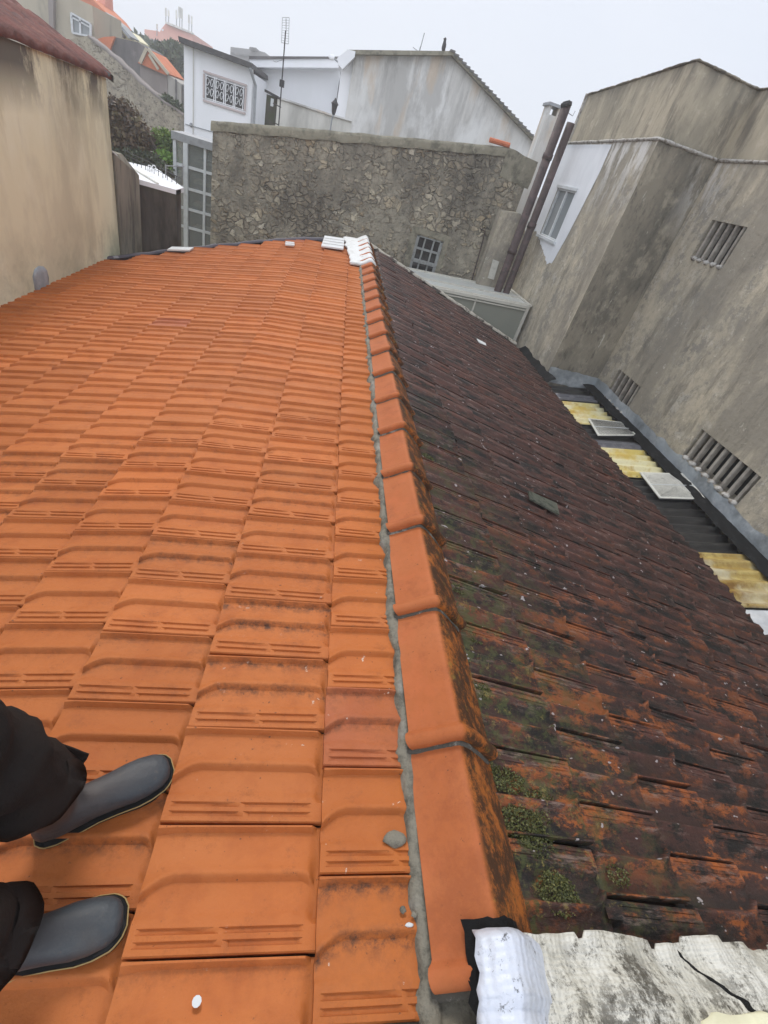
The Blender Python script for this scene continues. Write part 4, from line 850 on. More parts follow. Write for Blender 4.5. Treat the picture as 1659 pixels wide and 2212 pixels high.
# ------------------------------------------------------------------ left: cream building with red roof, stained yard walls
yb = thing('cream_building', 'tall blank cream wall with black rain streaks and an old red roof on the left', 'building', (-5, 3, GZ))
XY = -2.95
ez = lambda y: 1.135 + (7.6 - y) * .044
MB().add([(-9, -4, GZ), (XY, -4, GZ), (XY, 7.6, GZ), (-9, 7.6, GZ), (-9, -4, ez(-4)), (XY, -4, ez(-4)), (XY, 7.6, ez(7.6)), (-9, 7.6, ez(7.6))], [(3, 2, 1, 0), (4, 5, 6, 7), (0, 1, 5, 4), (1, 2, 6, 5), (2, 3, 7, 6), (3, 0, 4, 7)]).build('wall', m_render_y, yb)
P = []
for y in np.linspace(-4, 7.66, 520):
    P.append([(XY + .012, y, ez(y) + .002 + .01 * mnoise.noise(Vector((0, y * 3, 0))))] + [(XY + .012 - d, y, ez(y) + .02 + d * .36 + .03 * abs(math.sin(y * 15)) + .03 * (d * 2.6 % 1) + .01 * mnoise.noise(Vector((d, y * 3, 0)))) for d in (0, .1, .2, .3, .38, .39, .5, .6, .7, .765, .775, .9, 1.0, 1.15, 1.16, 1.3, 1.53, 1.54, 1.9, 1.92, 2.3, 2.31, 2.7, 3.2)])
rough_grid('red_roof', P, m_redroof, yb, amp=.01, freq=6, thick=.03)
P = [[(XY + .06 - d, 7.63 + e, 1.155 + d * .36 + h) for e, h in ((.03, -.04), (.03, .015), (-.05, .03), (-.08, .0))] for d in np.linspace(0, 3.2, 50)]
rough_grid('verge_tiles', P, m_dkroof, yb, amp=.018, freq=9)
d_ = onX(90, 600, XY); lump('grey_repair_spot', (XY, onX(89, 607, XY).y, onX(89, 607, XY).z), (.012, .17, .15), m_flash, yb, 3, amp=.25)

yw = thing('yard_wall', 'streaky yard wall with a stepped top beyond the cream building', 'wall', (-2.9, 8, GZ))
A0 = onY(243, 333, 7.62); 
pA, pB, pC = Vector((-2.93, 7.62, onY(245, 333, 7.62).z)), Vector((onY(292, 385, 8.35).x, 8.35, onY(292, 385, 8.35).z)), None
p265 = pA.lerp(pB, .38)
MB().prism([(-2.93, 7.62, GZ), (pB.x, pB.y, GZ), (pB.x, pB.y, pB.z), (p265.x + .1, p265.y + .28, pB.z + .07), (p265.x, p265.y, pA.z), (-2.93, 7.62, pA.z)], (-.25, .12, 0)).build('angled_wall', m_greyw, yw)
MB().prism([p265 + Vector((.02, -.02, .02)), pA + Vector((0, -.03, .02)), pA + Vector((-.25, .1, .02)), p265 + Vector((-.27, .1, .02))], (0, 0, .015)).build('capping', m_whitep, yw)
tw = thing('terrace_block', 'sooty black-streaked wall carrying a bright white terrace', 'wall', (-2.8, 8.6, GZ))
pD = onY(380, 383, 8.36)
MB().box((pB.x + .002, 8.36, GZ), (pD.x, 8.6, pB.z - .012)).build('sooty_wall', m_greydk, tw)
zt2 = pB.z
tp = [Vector((pB.x, 8.352, zt2)), Vector((pD.x, 8.352, zt2)), onZ(378, 383, zt2 - .02), onZ(345, 372, zt2 - .02), onZ(276, 348, zt2 - .02)]
tp = [(pB.x, 8.345), (pD.x, 8.345), (pD.x, 8.75), (onZ(340, 365, zt2).x, onZ(340, 365, zt2).y), (onZ(275, 349, zt2).x, onZ(275, 349, zt2).y)]
MB().prism([(x, y, zt2) for x, y in tp], (0, 0, -.06)).build('white_terrace', m_white_wall, tw)
q0, q1 = Vector((*tp[4], zt2)), Vector((*tp[2], zt2))
MB().bar(Vector((tp[4][0] * .6 + pB.x * .4, tp[4][1] * .6 + 8.35 * .4, zt2 + .012)), Vector((pD.x * .55 + pB.x * .45, 8.36, zt2 + .012)), .03, .02).build('terrace_kerb', m_white_wall2, tw)
rl = thing('terrace_railing', 'thin dark railing behind the white terrace', 'railing', tuple(q0.lerp(q1, .5)))
up = Vector((0, 0, 1)); o_ = Vector((-.06, .08, 0))
rt = MB(); rt.tube([q0 + o_ + up * .14, q1 + o_ + up * .10], .006, 6); rt.tube([q0 + o_ + up * .08, q1 + o_ + up * .05], .004, 6); rt.build('rail', m_iron, rl)
for k in range(14):
    c = q0.lerp(q1, k / 13) + o_; MB().tube([c - up * .05, c + up * (.12 - .02 * k / 13)], .005, 5).build('post', m_iron, rl)
mb = MB(); c = onY(358, 384, 8.7); d = onY(358, 356, 8.7); mb.tube([c, d], .008, 6); e = onY(396, 384, 8.9)
mb.tube([onY(358, 358, 8.7), onY(398, 360, 8.9)], .006, 6); mb.tube([onY(396, 380, 8.9), onY(395, 352, 8.9)], .006, 6)
tag(mb.build('laundry_frame', m_steel), 'thin pale pipe frame standing at the right end of the white terrace', 'pipe frame')
cg = 'white chairs on the terrace'
for k, px in enumerate((324, 333)):
    b_ = onY(px, 371, 9.0); t = thing('plastic_chair', ['tiny white chair on the terrace, left of the two', 'tiny white chair on the terrace, right of the two'][k], 'chair', tuple(b_), cg)
    MB().tube([b_ + Vector((-.03, 0, 0)), b_ + Vector((-.03, 0, .05)), b_ + Vector((-.014, 0, .08)), b_ + Vector((.014, 0, .08)), b_ + Vector((.03, 0, .05)), b_ + Vector((.03, 0, 0))], .008, 6).build('backrest', m_white_wall, t)
    MB().box((b_.x - .03, b_.y - .05, b_.z + .02), (b_.x + .03, b_.y, b_.z + .03)).build('seat', m_white_wall, t)
# glazed stair tower
gt = thing('glass_tower', 'white metal framed glass stair enclosure left of the stone wall', 'glass enclosure', (-3, 12, GZ))
YT = 12.0
def T(px, py): return onY(px, py, YT)
xL_, xM, xR_, xE = T(378, 340).x, T(402, 340).x, T(443, 340).x, T(470, 340).x
tz = lambda x: T(378, 302).z
zt3 = T(380, 302).z
f_ = MB()
f_.bar((xL_, YT, GZ), (xL_, YT, zt3), .06, .06); f_.bar((xM, YT - .02, GZ), (xM, YT - .02, zt3), .085, .07); f_.bar((xR_, YT, GZ), (xR_, YT, zt3), .045, .05)
zz = [T(390, y).z for y in (356, 403, 447, 487)]
for z in zz + [zz[-1] - .6, zz[-1] - 1.2]: f_.bar((xL_, YT, z), (xE, YT, z), .035, .05, )
f_.build('frame', m_alu, gt)
MB().prism([(xL_ - .05, YT - .06, zt3), (xE, YT - .06, zt3), (xE, YT - .06, zt3 + .13), (xL_ - .05, YT - .06, zt3 + .13)], (0, .8, 0)).build('roof_fascia', m_steel, gt)
MB().box((xL_, YT + .01, GZ), (xE, YT + .018, zt3)).build('pane', m_gl3, gt)
MB().box((xL_ - .02, YT + .7, GZ), (xE, YT + .75, zt3)).build('back_wall', m_greyh, gt)
for k, (z, w_) in enumerate(((zz[1] + .1, .35), (zz[2] + .05, .5), (zz[3] - .05, .4), (zz[0] + .1, .45))):
    MB().box((xM + .08, YT + .25, z), (xM + .08 + w_, YT + .6, z + .06)).build('stair_flight', m_conc, gt)

# ------------------------------------------------------------------ houses beyond
def bp(px, py, Y): return onY(px, py, Y)
def block(name, px, Y, depth, m, parent, bottom=GZ):
    pts = [bp(x, y, Y) for x, y in px]
    poly = [(p.x, p.y, p.z) for p in pts] + [(pts[-1].x, Y, bottom), (pts[0].x, Y, bottom)]
    return MB().prism(poly, (0, depth, 0)).build(name, m, parent)
def slab(name, px, Y, depth, m, parent, y_off=0):
    return MB().prism([tuple(bp(x, y, Y) + Vector((0, y_off, 0))) for x, y in px], (0, depth, 0)).build(name, m, parent)

# white house with the grilled window, Y = 20
YH = 20.0
wh = thing('white_house', 'white two storey house with a scrollwork window grille and dark sloping roof edge', 'house', tuple(Vector((bp(470, 200, YH).x, YH, GZ))))
fp = [bp(397, 92, YH), bp(548, 149, YH)]
wl_, wr_, wt_, wb_ = bp(444, 165, YH).x, bp(529, 190, YH).x, bp(486, 174, YH).z, bp(485, 226, YH).z
panel('front_wall', (fp[0].x, YH, GZ), (1, 0, 0), fp[1].x - fp[0].x, GZ, [(0, fp[0].z), (fp[1].x - fp[0].x, fp[1].z)], [(wl_ - fp[0].x, wr_ - fp[0].x, wb_, wt_)], (0, 1, 0), m_white_wall, wh, .2)
MB().box((fp[0].x, YH + .25, GZ), (fp[1].x, YH + 7, min(fp[0].z, fp[1].z) - .1)).build('house_body', m_white_wall, wh)
slab('roof', [(392, 82), (548, 139), (549, 151), (394, 95)], YH, 7.5, m_dkroof, wh, -.35)
hw = MB()
for a, b in (((wl_ - .06, YH - .03, wb_ - .06), (wr_ + .06, YH - .03, wb_ - .06)), ((wl_ - .06, YH - .03, wt_ + .05), (wr_ + .06, YH - .03, wt_ + .05)), ((wl_ - .04, YH - .03, wb_), (wl_ - .04, YH - .03, wt_)), ((wr_ + .04, YH - .03, wb_), (wr_ + .04, YH - .03, wt_))): hw.bar(a, b, .05, .05)
hwo = hw.build('window', mat('pinkish_sill_paint', (.50, .42, .40), .7), wh)
MB().box((wl_, YH + .14, wb_), (wr_, YH + .16, wt_)).build('pane', MATS['black_glass'] if 'black_glass' in MATS else m_void, hwo)
gr = MB(); W_ = wr_ - wl_; H_ = wt_ - wb_
for i in range(4):
    x0 = wl_ + W_ * i / 4; x1 = wl_ + W_ * (i + 1) / 4 - .03; xc = (x0 + x1) / 2
    for x in (x0 + .02, x1): gr.bar((x, YH - .02, wb_), (x, YH - .02, wt_), .022)
    for sgn, zc in ((1, .3), (-1, .7), (1, .7), (-1, .3)):
        cc = Vector((xc + sgn * W_ * .055, YH - .02, wb_ + H_ * zc)); rr = W_ * .048
        gr.tube([cc + Vector((math.cos(t) * rr * (1 - t / 11), 0, math.sin(t) * rr * 2.2 * (1 - t / 11))) for t in np.linspace(0, 6.5, 14)], .008, 5)
for z in (wb_ + .02, wt_ - .02): gr.bar((wl_, YH - .02, z), (wr_, YH - .02, z), .02)
gr.build('grille', m_white_wall, hwo)
mb = MB(); mb.tube([bp(544, 150, YH) + Vector((0, -.35, 0)), bp(553, 185, YH) + Vector((0, -.1, 0)), bp(549, 268, YH) + Vector((0, -.1, 0)), Vector((bp(549, 268, YH).x, YH - .1, GZ))], .045, 8); mb.build('downpipe', m_steel, wh)
MB().box((bp(417, 120, YH).x, YH - .03, GZ), (bp(419, 120, YH).x, YH - .005, bp(418, 103, YH).z)).build('wall_joint', m_white_wall2, wh)
MB().tube([bp(400, 268, YH - .03), bp(460, 285, YH - .03)], .012, 5).build('cable', m_steel, wh)
lump('wall_lamp', tuple(bp(413, 270, YH - .05)), (.05, .05, .06), m_steel, wh)
# its long white wing with the flat eaves, Y = 23
YG = 23.0
wg = thing('white_wing', 'long low white wing with flat white eaves, between the grilled window house and grey gable', 'house wing', tuple(Vector((bp(640, 200, YG).x, YG, GZ))))
block('wall', [(545, 148), (736, 150)], YG, 5, m_white_wall, wg)
slab('eaves', [(545, 132), (738, 131), (734, 151), (548, 150)], YG, 5.5, m_white_wall, wg, -.6)
slab('roof_edge', [(545, 127), (738, 128), (738, 132), (545, 133)], YG, 5.5, m_greyh, wg, -.65)
# grey gable house, Y = 18
YK = 18.0
gh = thing('grey_gable_house', 'big grey gable wall streaked with rain stains, behind the rubble wall', 'house', tuple(Vector((bp(950, 200, YK).x, YK, GZ))))
block('gable_wall', [(766, 120), (975, 121), (1178, 330), (1188, 345)], YK, 9, m_gable, gh)
block('white_return', [(738, 150), (768, 121)], YK + .15, 8.5, m_white_wall, gh)
slab('eaves', [(729, 128), (752, 110), (768, 114), (766, 126), (740, 152), (731, 142)], YK, 9.3, m_white_wall, gh, -.25)
slab('roof', [(750, 110), (977, 113), (1181, 328), (1177, 334), (974, 122), (766, 120)], YK, 9.3, m_coping, gh, -.22)
ph = MB()
for k in range(26):
    t = k / 25; p = bp(977 + t * 200, 113 + t * 212, YK); ph.box((p.x - .09, YK - .26, p.z - .03), (p.x + .05, YK - .05, p.z + .015))
ph.build('verge_tile_edge', m_greyh, gh)
# bird on the ridge
b_ = bp(957, 109, YK + .2)
def blob(name, parts, m, parent=None):
    bm = bmesh.new()
    for c, r in parts:
        g_ = bmesh.ops.create_icosphere(bm, subdivisions=2, radius=1)
        for v in g_['verts']: v.co = Vector((v.co.x * r[0] + c[0], v.co.y * r[1] + c[1], v.co.z * r[2] + c[2]))
    me = bpy.data.meshes.new(name); bm.to_mesh(me); bm.free(); o = link(name, me, m, parent, True)
    q = o.modifiers.new('r', 'REMESH'); q.mode = 'VOXEL'; q.voxel_size = .012; q.use_smooth_shade = True; return o
bird = blob('bird', [((b_.x, b_.y, b_.z + .08), (.06, .10, .11)), ((b_.x - .01, b_.y, b_.z + .15), (.045, .06, .08)), ((b_.x - .015, b_.y - .02, b_.z + .22), (.038, .045, .045)), ((b_.x - .05, b_.y - .03, b_.z + .22), (.03, .012, .012)), ((b_.x + .04, b_.y + .03, b_.z), (.025, .04, .09)), ((b_.x - .02, b_.y, b_.z - .03), (.008, .008, .05)), ((b_.x + .015, b_.y, b_.z - .03), (.008, .008, .05))], m_iron)
tag(bird, 'small dark bird perched near the peak of the grey gable', 'bird')
# thin antenna on the gable
an = thing('roof_aerial', 'thin bare aerial on the grey gable, left of the bird', 'aerial', tuple(bp(906, 116, YK)))
MB().tube([bp(905, 116, YK), bp(917, 71, YK)], .012, 5).build('mast', m_steel, an)
aa = MB(); aa.tube([bp(905, 112, YK), bp(892, 102, YK)], .008, 5); aa.tube([bp(905, 113, YK), bp(908, 100, YK)], .008, 5); aa.build('dipole', m_steel, an)
sd_ = thing('small_dish', 'small white roof dish on the corner of the grey gable eaves', 'dish', tuple(bp(722, 134, YK)))
MB().tube([bp(730, 134, YK), bp(722, 127, YK), bp(716, 128, YK)], .02, 5).build('bracket', m_steel, sd_)
lump('dish_bowl', tuple(bp(717, 124, YK)), (.09, .04, .06), m_white_wall, sd_)
# low wall, dark chimney, mast and lantern in front of the wing
lw = thing('garden_wall', 'pale grey garden wall in front of the white wing', 'wall', tuple(Vector((bp(680, 240, 16.5).x, 16.5, GZ))))
block('wall', [(590, 208), (712, 248), (760, 262)], 16.5, .25, m_white_wall2, lw)
slab('coping', [(590, 205), (712, 245), (760, 259), (760, 263), (712, 249), (590, 209)], 16.5, .35, m_gable, lw, -.05)
dc = thing('dark_chimney', 'narrow dark metal chimney with a flat cap rising above the rubble wall', 'chimney', tuple(Vector((bp(585, 230, 15.5).x, 15.5, GZ))))
a_, b2 = bp(576, 203, 15.5), bp(597, 205, 15.5)
MB().box((a_.x, 15.5, GZ), (b2.x, 15.8, a_.z)).build('stack', m_greydk, dc, bevel=.01)
MB().prism([(a_.x - .05, 15.45, a_.z + .03), (b2.x + .05, 15.45, a_.z - .02), (b2.x + .05, 15.45, a_.z + .03), (a_.x - .05, 15.45, a_.z + .08)], (0, .4, 0)).build('cap', m_iron, dc)
MB().box((b2.x - .12, 15.48, a_.z - .2), (b2.x - .05, 15.52, a_.z - .05)).build('white_plate', m_alu, dc)
am = thing('antenna_mast', 'tall thin mast with a rectangular aerial on top, beside the dark chimney', 'antenna', tuple(Vector((bp(604, 268, 15.2).x, 15.2, GZ))))
p0, p1 = bp(602, 270, 15.2), bp(617, 66, 15.2)
MB().tube([Vector((p0.x, 15.2, GZ)), p0, p1], .014, 6).build('mast', m_iron, am)
ar = MB(); q = [bp(610, 38, 15.2), bp(625, 38, 15.2), bp(623, 95, 15.2), bp(608, 92, 15.2)]
for i in range(4): ar.tube([q[i], q[(i + 1) % 4]], .005, 4)
for t in np.linspace(.1, .9, 9): ar.tube([q[0].lerp(q[3], t), q[1].lerp(q[2], t)], .003, 4)
ar.tube([bp(618, 70, 15.2), bp(618, 40, 15.2)], .008, 4); ar.build('aerial_grid', m_steel, am)
MB().box((bp(609, 180, 15.2).x - .05, 15.14, bp(609, 180, 15.2).z - .07), (bp(609, 180, 15.2).x + .05, 15.26, bp(609, 180, 15.2).z + .06)).build('junction_box', m_iron, am)
ar = MB(); ar.bar(bp(590, 223, 15.3), bp(607, 232, 15.2), .02); ar.bar(bp(592, 265, 15.3), bp(600, 269, 15.2), .02); ar.build('bracket', m_iron, am)
MB().tube([bp(614, 128, 15.2), bp(596, 134, 16), bp(590, 131, 20)], .004, 4).build('stay_wire', m_iron, am)
ln = thing('lantern_post', 'black lantern on a white post in front of the grey gable', 'lantern', tuple(Vector((bp(716, 285, 15.6).x, 15.6, GZ))))
pl = bp(720, 248, 15.6); MB().tube([(pl.x - .02, 15.6, GZ), (pl.x - .02, 15.6, pl.z - .12), (pl.x, 15.6, pl.z)], .018, 8).build('post', m_steel, ln)
MB().tube([(pl.x, 15.6, pl.z), (pl.x, 15.6, pl.z + .05), (pl.x, 15.6, pl.z + .20), (pl.x, 15.6, pl.z + .21)], [.03, .05, .075, .09], 6).build('lantern_cage', m_iron, ln)
MB().tube([(pl.x, 15.6, pl.z + .21), (pl.x, 15.6, pl.z + .29), (pl.x, 15.6, pl.z + .33)], [.10, .03, .01], 6).build('lantern_roof', m_iron, ln)

# boundary wall climbing the hill on the left
dw = thing('boundary_wall', 'long mottled stone boundary wall stepping down the hill to the white house', 'wall', tuple(Vector((bp(270, 200, 20.6).x, 20.6, GZ))))
tp_ = [(120, 92), (143, 87), (160, 83), (190, 77), (203, 87), (232, 110), (263, 137), (305, 179), (353, 218), (396, 247)]
block('stone_face', tp_, 20.6, .45, m_rubble_far, dw)
P = []
for t in np.linspace(0, 1, 60):
    s_ = t * (len(tp_) - 1 - 3); i = int(min(s_, len(tp_) - 5)); f_ = s_ - i; a, b = tp_[3 + i], tp_[min(4 + i, len(tp_) - 1)]
    p = bp(a[0] + (b[0] - a[0]) * f_, a[1] + (b[1] - a[1]) * f_, 20.6)
    P.append([(p.x, 20.58, p.z - .04), (p.x, 20.57, p.z), (p.x + .02, 20.59, p.z + .02), (p.x + .02, 21.04, p.z + .02), (p.x, 21.06, p.z - .03)])
rough_grid('coping', P, m_mauveh, dw, amp=.03, freq=4)
# houses up the hill
hs = thing('beige_house', 'beige house in the upper left corner with a white framed window and orange roof', 'house', tuple(Vector((bp(150, 60, 28).x, 28, GZ))))
block('wall', [(-60, -60), (158, -6), (199, 12)], 28, 3, m_beige, hs)
slab('wall_pillar', [(108, -25), (120, -25), (121, 75), (116, 80), (112, 75)], 28, .3, m_mauveh, hs, -.2)
wq = [(154, 28), (196, 52), (196, 79), (157, 71)]
wi = slab('window', wq, 28, .1, MATS['clear_window_glass'], hs, -.06)
fr = MB()
for i in range(4): fr.bar(bp(*wq[i], 27.9), bp(*wq[(i + 1) % 4], 27.9), .08, .06)
fr.bar(bp(173, 40, 27.9), bp(174, 75, 27.9), .07, .06); fr.bar(bp(155, 37, 27.9), bp(196, 60, 27.9), .06, .05); fr.build('frame', m_alu, wi)
h2 = thing('yellow_house', 'pale yellow house with orange tiled roof and stepped parapet on the hill', 'house', tuple(Vector((bp(240, 60, 34).x, 34, GZ))))
block('wall', [(190, 30), (244, 49), (268, 61), (290, 84)], 34, 2.2, m_yellowh, h2)
slab('roof', [(120, -20), (202, -3), (238, 31), (250, 48), (247, 53), (198, 38), (150, 20)], 34, 2.6, m_orroof, h2, -.5)
slab('cornice', [(198, 44), (250, 62), (272, 79), (270, 84), (248, 68), (198, 50)], 34, .4, m_greyh, h2, -.3)
slab('parapet', [(238, 31), (268, 56), (292, 84), (288, 88), (266, 61), (247, 49)], 34, 1.2, m_steel, h2, -.6)
slab('chimney', [(209, -15), (226, -12), (228, 22), (210, 8)], 35, 1.0, m_pink, h2)
h3 = thing('sooty_grey_house', 'dark sooty grey house side with a small orange roof to its left', 'house', tuple(Vector((bp(275, 120, 27).x, 27, GZ))))
block('wall', [(236, 95), (251, 81), (298, 91), (312, 101)], 27, 2.5, m_greyh, h3)
slab('roof', [(213, 86), (228, 81), (251, 80), (240, 110), (225, 100)], 27, 2, m_orroof, h3, -.15)
h4 = thing('red_gable_house', 'small grey house with a pointed red tiled roof below the dark tree', 'house', tuple(Vector((bp(330, 170, 25).x, 25, GZ))))
block('wall', [(302, 138), (361, 158)], 25, 2, m_mauveh, h4)
slab('roof', [(301, 137), (317, 105), (322, 107), (366, 160), (360, 163)], 25, 2.2, m_orroof, h4, -.15)
rb_ = MB(); rb_.bar(bp(303, 136, 24.8), bp(317, 105, 24.8), .10); rb_.bar(bp(320, 106, 24.8), bp(364, 160, 24.8), .10); rb_.bar(bp(322, 118, 24.75), bp(342, 150, 24.75), .08); rb_.build('roof_rib', m_beige, h4)
block('light_wall', [(361, 160), (390, 180)], 25.05, 4, mat('pale_grey_render', (.42, .40, .36), .9, layers=(dict(c=(.30, .28, .25), s=1, d=8, st=(1, 1, .3), lo=.45, hi=.6, w=.8),)), h4)
slab('wall_joint', [(378, 170), (381, 172), (381, 225), (378, 225)], 24.95, .1, m_greyh, h4)
block('dark_strip_wall', [(390, 182), (400, 186)], 25.2, 4, m_greyh, h4)  # narrow dark grey strip of wall at the right end
# pink house with phone antennas in the haze
pk = thing('pink_house', 'hazy pink block on the hill top carrying phone antennas', 'house', tuple(Vector((bp(365, 80, 80).x, 80, GZ))))
block('wall', [(312, 63), (341, 67), (346, 72)], 80, 10, m_pink, pk)
block('tall_wall', [(343, 72), (349, 62), (359, 49), (372, 54), (416, 72)], 79, 10, m_pink, pk)
slab('parapet', [(359, 47), (372, 52), (416, 70), (416, 74), (372, 57), (359, 52)], 79, 1, m_white_wall2, pk, -.4)
slab('round_window', [(352 + 2 * math.cos(t), 65 + 2.5 * math.sin(t)) for t in np.linspace(0, 5.6, 9)], 79, .1, m_white_wall, pk, -.15)
slab('low_wing', [(318, 82), (346, 88), (346, 108), (318, 100)], 78, 4, m_farg, pk)
ag = 'phone antennas on the pink house'
for k, (x, y0, y1, lab) in enumerate([(358, 17, 46, 'slim pale phone antenna, leftmost tall one on the pink roof'), (364, 22, 44, 'slim phone antenna, second from left on the pink roof'), (381, 22, 54, 'tall phone antenna left in the middle cluster on the pink roof'), (388, 15, 54, 'tallest wide phone antenna in the middle cluster on the pink roof'), (393, 18, 56, 'phone antenna right in the middle cluster on the pink roof'), (408, 32, 62, 'left one of two phone antennas at the right end of the pink roof'), (414, 35, 64, 'rightmost phone antenna at the end of the pink roof'), (339, 52, 70, 'short antenna on the low left part of the pink house')]):
    t = thing('phone_antenna', lab, 'antenna', tuple(bp(x, y1, 79)), ag)
    p = bp(x, y0, 79.5); q = Vector((p.x, p.y, bp(x, y0 + (y1 - y0) * .6, 79.5).z))
    MB().bar(p, q, .15 if k != 3 else .30, .15).build('panel', m_white_wall2, t)
    MB().tube([bp(x + .5, y0 + 3, 79.8), bp(x, y1 + 8, 79.8)], .05, 6).build('pole', m_steel, t)
fb = thing('far_grey_block', 'hazy grey flat block far off behind the white house roof', 'building', tuple(Vector((bp(545, 115, 75).x, 75, GZ))))
block('wall', [(498, 101), (538, 106), (538, 102), (548, 103), (560, 110), (572, 113), (592, 128)], 75, 12, m_farg, fb)
slab('window_band', [(500, 113), (540, 120), (540, 124), (500, 117)], 75, .2, m_greyh, fb, -.3)
slab('roof_box', [(540, 101), (553, 103), (553, 110), (540, 108)], 74, 3, m_greyh, fb)

# ------------------------------------------------------------------ plants
def leaves(name, blobs, n, size, m, parent, droop=.2, seed=1):
    r = np.random.default_rng(seed); vs = []; rr = []
    tot = sum(b[1][0] * b[1][1] * b[1][2] for b in blobs) 
    C_ = []; 
    for c, rad in blobs:
        k = max(6, int(n * rad[0] * rad[1] * rad[2] / tot)); d = r.normal(0, 1, (k, 3)); d /= np.linalg.norm(d, axis=1)[:, None]
        q = r.random(k) ** .45; clump = .5 + .5 * np.sin(d[:, 0] * 7 + c[0] * 9) * np.cos(d[:, 2] * 6)
        keep = r.random(k) < .45 + .55 * clump; d, q = d[keep], q[keep]
        C_.append(np.array(c) + d * q[:, None] * np.array(rad) * (1 + .18 * r.normal(0, 1, (len(q), 1)) * (q[:, None] > .8)))
    C_ = np.concatenate(C_); k = len(C_)
    a = r.normal(0, 1, (k, 3)); a[:, 2] -= droop; a /= np.linalg.norm(a, axis=1)[:, None]
    b = np.cross(a, r.normal(0, 1, (k, 3))); b /= np.linalg.norm(b, axis=1)[:, None]
    s = size * r.uniform(.6, 1.4, (k, 1))
    V = np.stack([C_, C_ + a * s * .5 + b * s * .28, C_ + a * s, C_ + a * s * .5 - b * s * .28], 1).reshape(-1, 3)
    me = bpy.data.meshes.new(name); me.from_pydata(V.tolist(), [], [(4 * i, 4 * i + 1, 4 * i + 2, 4 * i + 3) for i in range(k)])
    at = me.attributes.new('rnd', 'FLOAT', 'POINT'); cl = np.array([.5 + .5 * mnoise.noise(Vector(c) * 2.2 / max(size * 5, .3)) for c in C_]); at.data.foreach_set('value', np.repeat(np.clip(cl + r.normal(0, .18, k), 0, 1), 4).astype(np.float32))
    return link(name, me, m, parent)
def stems(name, base, tops, r0, m, parent):
    mb = MB(); base = Vector(base)
    for t in tops:
        t = Vector(t); mid = base.lerp(t, .5) + Vector((rng.normal(0, .06), rng.normal(0, .06), .05)); mb.tube([base, mid, t], [r0, r0 * .6, r0 * .2], 6)
    return mb.build(name, m, parent, True)
def bpx(px, py, Y): p = bp(px, py, Y); return (p.x, p.y, p.z)
def ellip(px, py, rx, ry, Y, dy=.5):
    p = bp(px, py, Y); k = (bp(px + 1, py, Y) - p).length; return ((p.x, p.y, p.z), (rx * k, dy, ry * k))
t = thing('brown_shrub', 'large shrub of brown drooping dead leaves beside the cream wall', 'shrub', bpx(270, 330, 12))
bl = [ellip(x, y, rx, ry, 12 + dy_, .45) for x, y, rx, ry, dy_ in [(255, 245, 24, 28, 0), (272, 262, 28, 30, .1), (290, 290, 26, 30, 0), (258, 290, 28, 34, .2), (308, 312, 20, 22, .1), (282, 318, 34, 20, 0), (250, 325, 24, 18, 0)]]
leaves('leaves', bl, 17000, .085, m_leaf_br, t, .9, 3); stems('stem', (bl[0][0][0], 12.2, -1.2), [b[0] for b in bl], .05, m_bark, t)
t = thing('dark_green_bush', 'dark green bush under the brown shrub behind the white terrace', 'bush', bpx(290, 350, 11.6))
bl = [ellip(x, y, rx, ry, 11.6, .4) for x, y, rx, ry in [(270, 338, 30, 16), (300, 345, 30, 18), (325, 350, 22, 16), (345, 370, 24, 14)]]
leaves('leaves', bl, 9000, .07, m_leaf_dk, t, .5, 4); stems('stem', (bl[1][0][0], 11.7, -1.2), [b[0] for b in bl], .04, m_bark, t)
t = thing('lime_shrub', 'round lime green shrub against the boundary wall beside the glass tower', 'shrub', bpx(352, 330, 13))
bl = [ellip(x, y, rx, ry, 13, .4) for x, y, rx, ry in [(345, 292, 14, 10), (360, 297, 14, 13), (350, 312, 18, 18), (362, 322, 16, 18), (345, 330, 12, 14)]]
leaves('leaves', bl, 9000, .062, m_leaf_dk2 if 'm_leaf_dk2' in globals() else leafmat('mid_green_leaves', (.03, .06, .012), (.10, .18, .025), (.26, .34, .07)), t, .1, 5); stems('stem', (bl[2][0][0], 13.1, -1.5), [b[0] for b in bl], .04, m_bark, t)
t = thing('bright_bush', 'brightest green low bush just above the right end of the terrace', 'bush', bpx(352, 360, 12.4))
bl = [ellip(x, y, rx, ry, 12.4, .35) for x, y, rx, ry in [(348, 340, 14, 12), (362, 348, 14, 14), (352, 358, 18, 10), (368, 362, 12, 12)]]
leaves('leaves', bl, 3600, .09, m_leaf_br2, t, 0, 6); stems('stem', (bl[1][0][0], 12.5, -1.5), [b[0] for b in bl], .03, m_bark, t)
t = thing('hill_tree', 'dark leafy tree on the hill below the pink house', 'tree', bpx(365, 160, 36))
bl = [ellip(x, y, rx, ry, 36, 1.4) for x, y, rx, ry in [(352, 117, 12, 8), (370, 108, 12, 9), (388, 118, 14, 14), (365, 128, 18, 10), (384, 145, 16, 16), (347, 126, 10, 7), (392, 165, 14, 14), (380, 102, 9, 6)]]
leaves('crown', bl, 12000, .20, m_leaf_tree, t, .1, 7); stems('trunk', (bl[4][0][0], 36.5, GZ), [b[0] for b in bl], .22, m_bark, t)
t = thing('wall_weeds', 'small clump of weeds growing on top of the boundary wall near the white house', 'plant', bpx(370, 232, 20.4))
bl = [ellip(x, y, rx, ry, 20.8, .2) for x, y, rx, ry in [(358, 214, 9, 6), (370, 222, 11, 8), (382, 232, 9, 7)]]
leaves('leaves', bl, 500, .16, m_leaf_tree, t, .4, 8); stems('stem', bpx(372, 236, 20.8), [b[0] for b in bl], .02, m_bark, t)
t = thing('distant_tree', 'small hazy tree beside the yellow house on the hill', 'tree', bpx(300, 100, 50))
